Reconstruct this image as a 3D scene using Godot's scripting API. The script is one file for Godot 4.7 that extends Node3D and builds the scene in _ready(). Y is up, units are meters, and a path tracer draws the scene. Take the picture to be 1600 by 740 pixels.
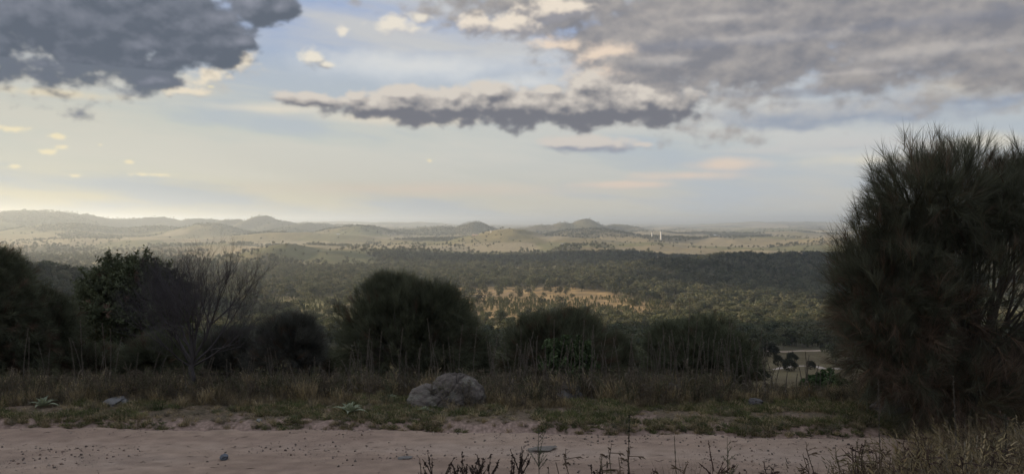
extends Node3D
# A hillside lookout at the end of the day: a sandy track, weeds, she-oaks, and a wide hazy valley.
# x is to the side, -z is forward, the track lies at y = 0.  Sizes were read off a 1600 x 740 frame with focal length F.
const F := 1209.0
const EYE := 3.0
const LEVEL := 345.0
const SUN_AZ := -72.0
const SUN_EL := 13.0

var rng := RandomNumberGenerator.new()
var na := FastNoiseLite.new()
var nb := FastNoiseLite.new()
var nc := FastNoiseLite.new()
var nsky := FastNoiseLite.new()
var npuff := FastNoiseLite.new()
var prof := PackedFloat32Array()
var hills: Array = []
var taken := {}
var M := {}

class MB:
	var v := PackedVector3Array()
	var c := PackedColorArray()
	var ix := PackedInt32Array()
	func quad(a: Vector3, b: Vector3, d: Vector3, e: Vector3, col: Color) -> void:
		var s := v.size()
		v.append(a); v.append(b); v.append(d); v.append(e)
		c.append(col); c.append(col); c.append(col); c.append(col)
		ix.append(s); ix.append(s + 1); ix.append(s + 2); ix.append(s); ix.append(s + 2); ix.append(s + 3)
	func tri(a: Vector3, b: Vector3, d: Vector3, col: Color) -> void:
		var s := v.size()
		v.append(a); v.append(b); v.append(d)
		c.append(col); c.append(col); c.append(col)
		ix.append(s); ix.append(s + 1); ix.append(s + 2)
	func tube(pts: Array, rad: Array, sides: int, col: Color) -> void:
		var s := v.size()
		var n := pts.size()
		for k in n:
			var t: Vector3 = (pts[mini(k + 1, n - 1)] - pts[maxi(k - 1, 0)]).normalized()
			var u := t.cross(Vector3(0.31, 0.2, 0.93)).normalized()
			var w := t.cross(u)
			for j in sides:
				var a := TAU * j / sides
				v.append(pts[k] + (u * cos(a) + w * sin(a)) * rad[k])
				c.append(col)
		for k in n - 1:
			for j in sides:
				var a0 := s + k * sides + j
				var a1 := s + k * sides + (j + 1) % sides
				ix.append(a0); ix.append(a1); ix.append(a1 + sides)
				ix.append(a0); ix.append(a1 + sides); ix.append(a0 + sides)
	func blade(p: Vector3, dir: Vector3, side: Vector3, length: float, width: float, sag: float, segs: int, col: Color) -> void:
		# a narrow leaf that tapers to a point and sags
		var s := v.size()
		for k in segs + 1:
			var t := float(k) / segs
			var q := p + dir * length * t + Vector3(0, -sag * length * t * t, 0)
			if k == segs:
				v.append(q); c.append(col)
			else:
				var w := side * width * 0.5 * (1.0 - 0.75 * t * t)
				v.append(q - w); v.append(q + w)
				c.append(col); c.append(col)
		for k in segs - 1:
			var b := s + k * 2
			ix.append(b); ix.append(b + 1); ix.append(b + 3)
			ix.append(b); ix.append(b + 3); ix.append(b + 2)
		var e := s + (segs - 1) * 2
		ix.append(e); ix.append(e + 1); ix.append(e + 2)
	func mesh(nrm := PackedVector3Array()) -> ArrayMesh:
		var a := []
		a.resize(Mesh.ARRAY_MAX)
		a[Mesh.ARRAY_VERTEX] = v
		a[Mesh.ARRAY_COLOR] = c
		a[Mesh.ARRAY_INDEX] = ix
		if nrm.size() == v.size():
			a[Mesh.ARRAY_NORMAL] = nrm
		var m := ArrayMesh.new()
		m.add_surface_from_arrays(Mesh.PRIMITIVE_TRIANGLES, a)
		return m

func rf(a: float, b: float) -> float: return rng.randf_range(a, b)
func L(r: float, g: float, b: float) -> Vector3:   # a colour as seen on a screen, 0 to 255, made linear
	var q := Color(r / 255.0, g / 255.0, b / 255.0).srgb_to_linear()
	return Vector3(q.r, q.g, q.b)
func tone(c: Color, k: float) -> Color: return Color(c.r * k, c.g * k, c.b * k)
func rdir() -> Vector3:
	var z := rf(-1, 1)
	var a := rf(0, TAU)
	var r := sqrt(1.0 - z * z)
	return Vector3(r * cos(a), z, r * sin(a))

func numbered(called: String) -> String:
	var k: int = taken.get(called, 0)
	taken[called] = k + 1
	return called if k == 0 else "%s_%03d" % [called, k]
func tag(o: Node, label: String, category: String, group := "", kind := "") -> Node:
	if label: o.set_meta("label", label)
	if category: o.set_meta("category", category)
	if group: o.set_meta("group", group)
	if kind: o.set_meta("kind", kind)
	return o
func thing(called: String, at: Vector3, turn: float, label: String, category: String, group := "") -> Node3D:
	var o := Node3D.new()
	o.name = numbered(called)
	add_child(o)
	o.position = at
	o.rotation.y = turn
	tag(o, label, category, group)
	return o
func obj(called: String, m: Mesh, mat: Material, parent: Node = null) -> MeshInstance3D:
	var o := MeshInstance3D.new()
	o.name = called if parent else numbered(called)
	o.mesh = m
	o.material_override = mat
	(parent if parent else self).add_child(o, true)
	return o
func copies(called: String, m: Mesh, mat: Material, xf: Array, cols: Array, parent: Node = null) -> MultiMeshInstance3D:
	var mm := MultiMesh.new()
	mm.transform_format = MultiMesh.TRANSFORM_3D
	mm.use_colors = true
	mm.mesh = m
	mm.instance_count = xf.size()
	for k in xf.size():
		mm.set_instance_transform(k, xf[k])
		mm.set_instance_color(k, cols[k])
	var o := MultiMeshInstance3D.new()
	o.name = called if parent else numbered(called)
	o.multimesh = mm
	o.material_override = mat
	(parent if parent else self).add_child(o, true)
	return o

func mat(rough := 0.95, use_vc := true) -> StandardMaterial3D:
	var m := StandardMaterial3D.new()
	m.vertex_color_use_as_albedo = use_vc
	m.roughness = rough
	m.metallic_specular = 0.25
	return m
func ntex(freq: float, octaves: int, lo: Color, hi: Color, sd: int, size := 512, mid := Color(0, 0, 0, 0)) -> NoiseTexture2D:
	var n := FastNoiseLite.new()
	n.seed = sd
	n.frequency = freq
	n.fractal_octaves = octaves
	var t := NoiseTexture2D.new()
	t.width = size
	t.height = size
	t.seamless = true
	t.noise = n
	var g := Gradient.new()
	g.set_color(0, lo)
	g.set_color(1, hi)
	if mid.a > 0:
		g.add_point(0.5, mid)
	t.color_ramp = g
	return t

# ---- the lie of the land ------------------------------------------------------------------------------------------
func base_h(d: float) -> float:
	if d < 0.0:
		return 1.4 + 2.0 * (1.0 - exp(d * 0.02))
	var t := log(1.0 + d) * 200.0
	var k := mini(int(t), prof.size() - 2)
	return lerpf(prof[k], prof[k + 1], t - k)
func make_profile() -> void:
	var pd := [0.0, 5.0, 6.5, 7.7, 8.3, 11.2, 13.0, 15.0, 18.0, 22.0, 28.0, 60.0, 120.0, 200.0, 300.0, 420.0, 520.0, 700.0, 1000.0, 1400.0, 2000.0, 3000.0, 6000.0, 60000.0]
	var ph := [1.4, 0.62, 0.36, 0.06, 0.0, 0.0, -0.03, -0.42, -1.15, -2.15, -3.6, -10.6, -23.0, -41.0, -54.5, -67.0, -79.0, -100.0, -126.0, -143.0, -150.0, -152.0, -153.0, -156.0]
	for k in 2210:
		var d := exp(k / 200.0) - 1.0
		var j := 0
		while j < pd.size() - 2 and pd[j + 1] < d:
			j += 1
		var t := clampf((log(1.0 + d) - log(1.0 + pd[j])) / (log(1.0 + pd[j + 1]) - log(1.0 + pd[j])), 0, 1)
		if d < 30.0:
			t = clampf((d - pd[j]) / (pd[j + 1] - pd[j]), 0, 1)
		prof.append(lerpf(ph[j], ph[j + 1], t))
	for pass_ in 3:      # soften the kinks
		var q := prof.duplicate()
		for k in range(6, prof.size() - 6):
			var s := 0.0
			for w in range(-6, 7):
				s += q[k + w]
			prof[k] = s / 13.0
func hill(px: float, py: float, d: float, half_px: float, deep: float) -> void:
	var top := EYE - d * (py - LEVEL) / F
	hills.append([(px - 800.0) / F * d, -d, top - base_h(d), half_px / F * d, deep])
func road_far(x: float) -> float:
	return 10.95 - 0.07 * clampf(x, -3.0, 8.0) + 0.22 * na.get_noise_2d(x * 40.0, 71.0) + 0.08 * nb.get_noise_2d(x * 60.0, 5.0)
func road_near(x: float) -> float:
	return 7.9 - 0.05 * x + 0.2 * na.get_noise_2d(x * 40.0, 171.0)
func land(x: float, z: float) -> float:
	var d := -z
	var h := base_h(d)
	if d < 40.0:
		if absf(x) < 30.0 and d > 4.0 and d < 19.0:
			var e := road_far(x)
			var band := smoothstep(road_near(x) - 0.4, road_near(x), d) * (1.0 - smoothstep(e, e + 0.35, d))
			h -= 0.07 * band
			h += (1.0 - band) * (0.05 * na.get_noise_2d(x * 55.0, z * 55.0) + 0.025 * nb.get_noise_2d(x * 60.0, z * 60.0))
			h += 0.05 * smoothstep(e, e + 0.35, d) * (1.0 - smoothstep(e + 1.2, e + 3.5, d))
		return h
	var near := smoothstep(40.0, 160.0, d)
	h += near * (2.2 * na.get_noise_2d(x * 0.9, z * 0.9) + 0.5 * nb.get_noise_2d(x * 1.5, z * 1.5))
	if d > 500.0:
		var s := 0.0
		for q in hills:
			var u: float = (x - q[0]) / q[3]
			var w: float = (z - q[1]) / q[4]
			var e := u * u + w * w
			if e < 9.0:
				var a: float = q[2] * exp(-0.5 * e)
				s += pow(maxf(a, 0.0), 7.0)
		s = pow(s, 1.0 / 7.0)
		var roll := smoothstep(900.0, 2500.0, d)
		var fold := smoothstep(2400.0, 3600.0, d)
		h += s + roll * (7.0 * na.get_noise_2d(x * 0.11, z * 0.11) + fold * 62.0 * maxf(na.get_noise_2d(x * 0.06 + 500.0, z * 0.04), -0.12) + s * (0.10 * na.get_noise_2d(x * 0.28 + 900.0, z * 0.28) + 0.05 * nb.get_noise_2d(x * 0.3, z * 0.3)))
	return h
func on(px: float, d: float, up := 0.0) -> Vector3:    # the point of the ground at depth d under photo column px
	var x := (px - 800.0) / F * d
	return Vector3(x, land(x, -d) + up, -d)
func top_y(py: float, d: float) -> float: return EYE - d * (py - LEVEL) / F

# ---- what grows where: [column from, to, depth from, to, share of wood] -----------------------------------------------
var woods := [
	[-200, 420, 1100, 2700, 0.55], [340, 760, 1500, 2600, 0.72], [560, 1010, 2650, 3500, 0.95], [700, 1010, 1720, 2350, 0.95], [930, 1500, 1330, 2450, 0.97],
	[760, 960, 1420, 1560, 0.0], [640, 880, 1560, 1740, 0.10], [690, 1010, 1060, 1110, 0.0], [690, 1070, 1110, 1430, 0.02], [420, 520, 1150, 1400, 0.05],
	[560, 940, 560, 1050, 0.12], [930, 1500, 430, 900, 0.95], [1060, 1500, 850, 1400, 0.9], [-300, 150, 700, 1250, 0.97], [-100, 520, 400, 900, 0.7], [740, 960, 240, 560, 0.9], [960, 1130, 180, 460, 0.9],
	[1140, 1340, 200, 425, 0.0], [300, 600, 2650, 3400, 0.01], [1000, 1320, 3200, 4700, 0.015], [700, 1000, 4300, 6500, 0.02], [870, 990, 6300, 7600, 0.95], [600, 760, 8000, 10500, 0.6],
	[-300, 620, 7600, 12800, 0.9], [690, 1000, 8700, 10700, 0.8], [-200, 300, 3000, 4300, 0.4], [-200, 200, 4600, 5300, 0.12], [560, 760, 3800, 5200, 0.12],
]
func wood(x: float, d: float) -> float:
	if d < 25.0: return 0.0
	var px := 800.0 + x / d * F
	var wob := na.get_noise_2d(x * 0.35, d * 0.35)
	var wob2 := nb.get_noise_2d(x * 0.35 + 300.0, d * 0.35)
	var s := 0.0
	if d > 300.0:
		s = 0.5 * smoothstep(0.02, 0.32, na.get_noise_2d(x * 0.22 + 70.0, d * 0.22)) if d < 2600.0 else 0.8 * smoothstep(0.14, 0.24, na.get_noise_2d(x * 0.12 + 70.0, d * 0.09))
	if d > 5000.0:
		s = smoothstep(0.16, 0.24, na.get_noise_2d(x * 0.07 + 70.0, d * 0.045)) * 0.95
	px += wob * 60.0
	var dd := d * (1.0 + wob2 * 0.09)
	for q in woods:
		if px > q[0] - 25 and px < q[1] + 25 and dd > q[2] * 0.95 and dd < q[3] * 1.05:
			var w := smoothstep(q[0] - 25, q[0] + 25, px) * (1.0 - smoothstep(q[1] - 25, q[1] + 25, px))
			w *= smoothstep(q[2] * 0.96, q[2] * 1.03, dd) * (1.0 - smoothstep(q[3] * 0.97, q[3] * 1.04, dd))
			s = lerpf(s, q[4], w)
	return s
var paddock := FastNoiseLite.new()
func soil(x: float, z: float) -> Color:
	var d := -z
	var n1 := na.get_noise_2d(x * 0.8, z * 0.8)
	var n2 := nb.get_noise_2d(x * 0.7, z * 0.7)
	var straw := Vector3(0.27, 0.212, 0.108)
	var green := Vector3(0.14, 0.145, 0.058)
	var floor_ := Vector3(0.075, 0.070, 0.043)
	if d < 30.0:
		var k1 := na.get_noise_2d(x * 70.0, z * 45.0)
		var k2 := nb.get_noise_2d(x * 90.0, z * 90.0)
		var dirt := Vector3(0.155, 0.118, 0.082).lerp(Vector3(0.27, 0.195, 0.16), smoothstep(0.05, 0.35, k1))
		dirt = dirt.lerp(Vector3(0.085, 0.075, 0.045), smoothstep(0.0, 0.4, k2) * 0.7)
		if d > road_near(x) - 0.3 and d < road_far(x) + 0.35 and absf(x) < 30.0:
			dirt = Vector3(0.30, 0.218, 0.178)
		return Color(dirt.x * 1.3, dirt.y * 1.3, dirt.z * 1.3)
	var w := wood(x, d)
	var c := straw.lerp(green, clampf(0.35 + n1 * 1.1 + n2 * 0.5, 0, 1))
	if d > 2300.0:
		var cell := paddock.get_noise_2d(x + 60.0 * n1, z * 0.55)
		var pale := Vector3(0.36, 0.295, 0.185)
		var field := straw.lerp(pale, clampf(cell * 1.2, 0, 1)).lerp(green * 1.15, clampf(-cell * 1.1, 0, 0.75))
		c = c.lerp(field, smoothstep(2300.0, 3300.0, d) * 0.85)
	var px := 800.0 + x / d * F
	var green_hill := smoothstep(300, 350, px) * (1.0 - smoothstep(600, 700, px)) * smoothstep(2600, 2800, d) * (1.0 - smoothstep(3250, 3500, d))
	c = c.lerp(Vector3(0.125, 0.125, 0.055) * (1.0 + 0.3 * n1), green_hill * 0.85)
	var gold := smoothstep(640, 700, px) * (1.0 - smoothstep(1010, 1080, px)) * smoothstep(1000, 1050, d) * (1.0 - smoothstep(1750, 1900, d))
	c = c.lerp(Vector3(0.33, 0.225, 0.11) * (1.0 + 0.6 * n2), gold * 0.9)
	var bare := smoothstep(1120, 1160, px) * smoothstep(200, 240, d) * (1.0 - smoothstep(420, 480, d))
	c = c.lerp(Vector3(0.135, 0.108, 0.06) * (1.0 + 0.7 * n1), bare * 0.85)
	var slope := 1.0 - smoothstep(60.0, 240.0, d)
	c = c.lerp(Vector3(0.12, 0.10, 0.06) * (1.0 + 0.5 * n2), slope * 0.8)
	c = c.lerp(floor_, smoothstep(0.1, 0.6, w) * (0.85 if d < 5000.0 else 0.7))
	c *= 1.0 + 0.25 * n2
	return Color(c.x * 1.3, c.y * 1.3, c.z * 1.3)

# ---- sky: a computed panorama of air and cloud ----------------------------------------------------------------------
# each cloud: [azimuth, elevation, half width, half height] ellipses in degrees, ragged by amp, lit and shaded colours
var clouds: Array = []
func px_az(px: float) -> float: return rad_to_deg(atan((px - 800.0) / F))
func cloud(ells: Array, amp: float, grain: float, soft: float, dark: Vector3, light: Vector3, lit: float, op := 1.0, flat := 1.0, kv := 0.0, bias := 0.12) -> void:
	var e := []
	var box := [999.0, -999.0, 999.0, -999.0]
	for q in ells:
		var az := px_az(q[0])
		var k := cos(deg_to_rad(az))
		var el := rad_to_deg(atan((LEVEL - q[1]) / F * k))
		var deg := rad_to_deg(1.0 / F) * k
		var w: float = q[2] * deg * k
		var h: float = q[3] * deg
		e.append([az, el, w, h])
		box = [minf(box[0], az - w * 2.0), maxf(box[1], az + w * 2.0), minf(box[2], el - h * 2.0), maxf(box[3], el + h * 2.2)]
	clouds.append({"e": e, "box": box, "amp": amp, "g": grain, "soft": soft, "dark": dark, "light": light, "lit": lit, "op": op, "flat": flat, "kv": kv, "bias": bias})
var rel := 0.0
func field(c: Dictionary, az: float, el: float) -> float:
	var m := -9.0
	var body := -9.0
	var count := 0
	for q in c.e:
		var u: float = (az - q[0]) / q[2]
		var w: float = (el - q[1]) / (q[3] if el > q[1] else q[3] * c.flat)
		var f := 1.0 - sqrt(u * u + w * w)
		m = maxf(m, f)
		count += 1
		if f > body and count < 7:      # height within the body of the cloud, its heads left out
			body = f
			rel = w
	if m < -1.2: return m
	var g: float = c.g
	var n := nsky.get_noise_2d(az * g, el * g * 1.7) + 0.5 * nsky.get_noise_2d(az * g * 3.1 + 70.0, el * g * 4.6) + 0.22 * (npuff.get_noise_2d(az * g * 2.0, el * g * 3.0) + 0.4)
	return m + n * float(c.amp)
func make_clouds() -> void:
	var cream := L(222, 212, 194)
	# the small bright ones low over the far hills
	for q in [[18, 201, 34, 7], [92, 214, 15, 6], [100, 229, 13, 4], [73, 237, 19, 5], [26, 260, 17, 4], [158, 227, 6, 3], [203, 253, 9, 3], [228, 273, 52, 3], [118, 274, 14, 3], [672, 251, 6, 3.5], [330, 136, 9, 3]]:
		cloud([q], 0.75, 26.0, 0.7, L(186, 184, 172), L(232, 218, 180), 1.0, 0.85)
	# a veil lit from below, and the streaks of pink above the horizon
	cloud([[640, 180, 250, 17], [420, 170, 180, 12]], 0.5, 3.0, 1.1, L(205, 200, 188), L(212, 205, 190), 0.5, 0.95)
	cloud([[1130, 258, 100, 15], [980, 288, 110, 8], [1080, 274, 130, 11]], 0.45, 4.0, 1.0, L(206, 192, 180), L(214, 196, 180), 0.5, 0.9)
	cloud([[650, 296, 320, 18]], 0.4, 2.2, 1.2, L(205, 190, 176), L(208, 192, 176), 0.5, 0.85)
	cloud([[640, 105, 300, 34], [820, 130, 160, 22]], 0.6, 3.2, 1.0, L(196, 200, 204), L(208, 208, 206), 0.5, 0.95)
	cloud([[1380, 250, 260, 14], [1520, 225, 160, 20]], 0.5, 4.0, 1.0, L(190, 190, 184), L(206, 200, 184), 0.5, 0.8)
	# upper clouds: the grey sheet at the side, ragged towards the gap
	cloud([[1330, 172, 280, 32], [1480, 150, 260, 26], [1240, 172, 130, 22]], 0.55, 6.0, 0.6, L(140, 149, 164), L(188, 186, 182), 0.5, 0.85)
	cloud([[1320, 225, 150, 15], [1200, 235, 100, 10]], 0.5, 6.0, 1.0, L(160, 165, 174), L(190, 188, 186), 0.6, 0.6)
	cloud([[1520, 132, 170, 30]], 0.5, 7.0, 0.9, L(176, 172, 164), L(214, 202, 182), 0.6, 0.8)
	cloud([[1160, 40, 340, 165], [1470, 20, 420, 150], [1010, 70, 170, 125], [880, 10, 190, 46], [1700, 0, 450, 190], [1300, -80, 800, 180], [1010, 150, 130, 52]], 0.5, 7.0, 0.42, L(122, 122, 127), L(176, 169, 162), 0.55, 0.97, 1.0, 0.0, 0.3)
	cloud([[1210, 60, 210, 13], [1120, 30, 120, 9], [1450, 80, 240, 15], [1330, 115, 170, 9], [1050, 95, 90, 11]], 0.8, 9.0, 1.1, L(162, 160, 162), L(188, 182, 176), 0.5, 0.55)
	cloud([[1400, 40, 260, 16], [1100, 70, 200, 12], [1230, 145, 200, 10]], 0.8, 8.0, 1.1, L(112, 116, 130), L(124, 128, 140), 0.3, 0.55)
	cloud([[925, 116, 66, 32], [945, 84, 56, 22], [870, 72, 66, 15]], 0.6, 13.0, 0.9, L(172, 166, 162), L(226, 206, 186), 0.7, 0.9, 1.0, 0.3, 0.35)
	cloud([[745, 38, 34, 20], [800, 44, 56, 26], [865, 16, 70, 24]], 0.55, 17.0, 0.6, L(144, 143, 148), L(224, 212, 196), 0.8, 0.95, 1.0, 0.35, 0.25)
	cloud([[622, 42, 56, 21], [536, 51, 14, 12], [655, 30, 26, 12]], 0.5, 20.0, 0.7, L(184, 184, 186), L(222, 214, 200), 0.8, 0.95, 1.0, 0.4, 0.4)
	cloud([[486, 91, 28, 19], [510, 103, 18, 7]], 0.45, 24.0, 0.7, L(152, 152, 154), L(224, 216, 200), 1.0, 0.95, 1.0, 0.4, 0.3)
	# the long flat-bottomed one in the middle
	cloud([[640, 188, 170, 12], [500, 165, 90, 8]], 0.5, 9.0, 0.9, L(206, 198, 184), L(216, 206, 188), 0.5, 0.75)
	cloud([[505, 157, 96, 15], [600, 166, 130, 27], [700, 170, 140, 36], [800, 168, 150, 42], [905, 166, 140, 46], [1000, 168, 130, 36], [556, 152, 26, 10], [628, 147, 56, 15], [706, 153, 22, 15], [772, 144, 62, 19], [862, 142, 40, 13], [918, 132, 54, 28]], 0.52, 11.0, 0.42, L(110, 111, 118), L(204, 196, 186), 0.7, 1.0, 0.95, 0.5, 0.16)
	cloud([[930, 226, 92, 18], [880, 223, 52, 15], [1005, 226, 26, 6]], 0.35, 15.0, 0.6, L(138, 142, 154), L(200, 192, 184), 0.9, 0.92, 0.9, 0.2, 0.15)
	# the heavy one
	cloud([[330, 122, 52, 24], [375, 98, 48, 26], [290, 142, 60, 12]], 0.65, 18.0, 0.8, L(182, 178, 170), L(226, 213, 190), 0.8, 0.9, 1.0, 0.2, 0.3)
	cloud([[90, 146, 170, 13]], 0.6, 9.0, 0.9, L(200, 195, 178), L(224, 209, 178), 0.6, 0.75)
	cloud([[110, 20, 300, 152], [-180, 0, 360, 178], [285, 40, 135, 98], [340, 72, 64, 46], [400, 6, 62, 42], [440, 12, 40, 26], [0, -100, 450, 150], [375, 66, 30, 16], [250, 128, 60, 16]], 0.5, 9.0, 0.36, L(91, 98, 109), L(140, 143, 154), 0.5, 1.0, 0.95, 0.0, 0.14)
func sky_col(az: float, el: float) -> Vector3:
	var e := maxf(el, 0.0)
	var warm := smoothstep(-0.5, 1.1, cos(deg_to_rad(az + 75.0)))
	var low := L(182, 182, 180).lerp(L(208, 198, 168), warm)
	var mid := L(168, 177, 184).lerp(L(188, 192, 182), warm)
	var high := L(134, 156, 196).lerp(L(146, 164, 196), warm)
	var c := low.lerp(mid, smoothstep(1.0, 5.5, e)).lerp(high, smoothstep(6.0, 15.0, e))
	var d := Vector3(sin(deg_to_rad(az)) * cos(deg_to_rad(e)), sin(deg_to_rad(e)), -cos(deg_to_rad(az)) * cos(deg_to_rad(e)))
	var veil := nsky.get_noise_3d(d.x * 95.0, d.y * 620.0 + az * 0.9, d.z * 95.0)
	c = c.lerp(L(196, 195, 192).lerp(L(206, 200, 184), warm), clampf(0.45 + veil * 1.5, 0, 0.9) * smoothstep(1.0, 4.0, e) * 0.75)
	c = c.lerp(L(172, 180, 188), clampf(-veil * 2.2 - 0.05, 0, 0.7) * smoothstep(14.0, 9.0, e))
	# cloud cover elsewhere: above the frame and all round
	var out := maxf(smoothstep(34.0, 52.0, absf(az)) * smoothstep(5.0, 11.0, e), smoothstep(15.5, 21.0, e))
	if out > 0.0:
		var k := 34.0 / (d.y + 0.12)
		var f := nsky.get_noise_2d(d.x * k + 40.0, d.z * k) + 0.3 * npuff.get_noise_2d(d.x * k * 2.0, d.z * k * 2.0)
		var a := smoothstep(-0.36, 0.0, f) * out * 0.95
		var thin := smoothstep(18.0, 45.0, e)  # unseen cloud towards the zenith, brightened to put more light on the foreground
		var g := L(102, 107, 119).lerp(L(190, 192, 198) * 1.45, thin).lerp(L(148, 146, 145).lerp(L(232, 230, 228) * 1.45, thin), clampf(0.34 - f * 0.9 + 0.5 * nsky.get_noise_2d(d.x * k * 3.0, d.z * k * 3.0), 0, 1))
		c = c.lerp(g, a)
	if az > -75.0 and az < 75.0:
		for q in clouds:
			var b: Array = q.box
			if az < b[0] or az > b[1] or el < b[2] or el > b[3]:
				continue
			var f := field(q, az, el)
			if f <= 0.0:
				continue
			var s: float = q.soft
			var a := smoothstep(0.0, s, f) * float(q.op)
			var rise := rel
			var up := field(q, az - 0.35, el + 0.5)
			var up2 := field(q, az - 0.9, el + 1.3)
			var lit := clampf(float(q.bias) + (f - up) * 1.3 * float(q.lit) + (f - up2) * 0.55 * float(q.lit) + maxf(0.38 - f, 0.0) * 0.5 + float(q.kv) * (rise - 0.22) + 0.26 * nsky.get_noise_2d(az * 11.0 + 50.0, el * 19.0) + 0.16 * nsky.get_noise_2d(az * 34.0, el * 52.0 + 80.0), 0.0, 1.0)
			c = c.lerp((q.dark as Vector3).lerp(q.light, lit), a)
	return c
func sky_rect(w: int, h: int, x0: float, y0: float, step: float) -> Image:
	var a := PackedFloat32Array()
	a.resize(w * h * 3)
	var k := 0
	for j in h:
		for i in w:
			var c := sky_col(x0 + (i + 0.5) * step, y0 - (j + 0.5) * step)
			a[k] = c.x; a[k + 1] = c.y; a[k + 2] = c.z
			k += 3
	return Image.create_from_data(w, h, false, Image.FORMAT_RGBF, a.to_byte_array())
func make_sky() -> ImageTexture:
	make_clouds()
	var all := sky_rect(512, 132, -180.0, 90.0, 360.0 / 512.0)
	all.resize(4096, 1056, Image.INTERPOLATE_CUBIC)
	var step := 360.0 / 4096.0
	var fine := sky_rect(1024, 248, -45.0, 90.0 - 792.0 * step, step)
	var pano := Image.create_empty(4096, 2048, false, Image.FORMAT_RGBF)
	pano.fill(Color(0.16, 0.14, 0.11))
	all.blit_rect(fine, Rect2i(0, 0, 1024, 248), Vector2i(1536, 792))
	pano.blit_rect(all, Rect2i(2048, 0, 2048, 1056), Vector2i(0, 0))      # straight ahead is the edge of the panorama
	pano.blit_rect(all, Rect2i(0, 0, 2048, 1056), Vector2i(2048, 0))
	return ImageTexture.create_from_image(pano)

# ---- ground, track, cloud that shades the hill -------------------------------------------------------------------------
func make_ground() -> void:
	var az := PackedFloat32Array()
	var a := -48.0
	while a <= 48.01:
		az.append(a)
		a += 0.2
	a = 54.0
	while a < 312.0 - 0.1:
		az.append(a)
		a += 6.0
	var rings := PackedFloat32Array()
	var r := 1.2
	while r < 42000.0:
		rings.append(r)
		r *= 1.0148
	var nc_ := az.size()
	var nr := rings.size()
	var mb := MB.new()
	var nrm := PackedVector3Array()
	mb.v.resize(nc_ * nr)
	mb.c.resize(nc_ * nr)
	nrm.resize(nc_ * nr)
	for i in nr:
		for j in nc_:
			var t := deg_to_rad(az[j])
			var x := sin(t) * rings[i]
			var z := -cos(t) * rings[i]
			mb.v[i * nc_ + j] = Vector3(x, land(x, z), z)
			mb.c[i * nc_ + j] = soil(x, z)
	for i in nr:
		for j in nc_:
			var k := i * nc_ + j
			var p := mb.v[maxi(i - 1, 0) * nc_ + j]
			var q := mb.v[mini(i + 1, nr - 1) * nc_ + j]
			var s := mb.v[i * nc_ + (j + nc_ - 1) % nc_]
			var u := mb.v[i * nc_ + (j + 1) % nc_]
			var n := (u - s).cross(q - p).normalized()
			nrm[k] = n if n.y > 0 else -n
			if i < nr - 1:
				var j1 := (j + 1) % nc_
				mb.ix.append(k); mb.ix.append(k + nc_); mb.ix.append((i + 1) * nc_ + j1)
				mb.ix.append(k); mb.ix.append((i + 1) * nc_ + j1); mb.ix.append(i * nc_ + j1)
	var c0 := mb.v.size()
	mb.v.append(Vector3(0, land(0, 0), 0)); mb.c.append(soil(0, 0)); nrm.append(Vector3.UP)
	for j in nc_:
		mb.ix.append(c0); mb.ix.append(j); mb.ix.append((j + 1) % nc_)
	tag(obj("ground", mb.mesh(nrm), M.ground), "", "", "", "structure")
func strip(called: String, pts: Array, width: float, up: float, col: Vector3, m: Material) -> void:   # a dirt road laid over the land
	var mb := MB.new()
	var cur := Curve3D.new()
	for p in pts:
		cur.add_point(p)
	for k in pts.size():
		var t: Vector3 = (pts[mini(k + 1, pts.size() - 1)] - pts[maxi(k - 1, 0)]) * 0.18
		cur.set_point_in(k, -t); cur.set_point_out(k, t)
	var n := 90
	var len_ := cur.get_baked_length()
	for k in n + 1:
		var p := cur.sample_baked(len_ * k / n)
		var q := cur.sample_baked(minf(len_ * k / n + 1.0, len_)) - cur.sample_baked(maxf(len_ * k / n - 1.0, 0.0))
		var side := Vector3(-q.z, 0, q.x).normalized() * width * (0.5 + 0.12 * na.get_noise_1d(k * 20.0))
		for s in 5:
			var e := p + side * (s / 2.0 - 1.0)
			e.y = land(e.x, e.z) + up * (1.0 if s > 0 and s < 4 else -0.4)
			mb.v.append(e)
			var g := 1.0 + 0.25 * nb.get_noise_2d(e.x * 6.0, e.z * 6.0)
			mb.c.append(Color(col.x * g, col.y * g, col.z * g))
		if k < n:
			for s in 4:
				var i := k * 5 + s
				mb.ix.append(i); mb.ix.append(i + 5); mb.ix.append(i + 6)
				mb.ix.append(i); mb.ix.append(i + 6); mb.ix.append(i + 1)
	tag(obj(called, mb.mesh(), m), "", "", "", "structure")
func track_h(x: float, d: float) -> float:
	var a := road_near(x)
	var b := road_far(x)
	var t := (d - a) / (b - a)
	var rut := exp(-pow((t - 0.27) / 0.11, 2.0)) + exp(-pow((t - 0.74) / 0.11, 2.0))
	return base_h(d) * 0.2 - 0.034 * rut + 0.016 * na.get_noise_2d(x * 60.0, d * 110.0) + 0.009 * nb.get_noise_2d(x * 150.0, d * 260.0) - 0.10 * smoothstep(0.97, 1.1, t) - 0.10 * (1.0 - smoothstep(-0.1, 0.03, t))
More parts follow.
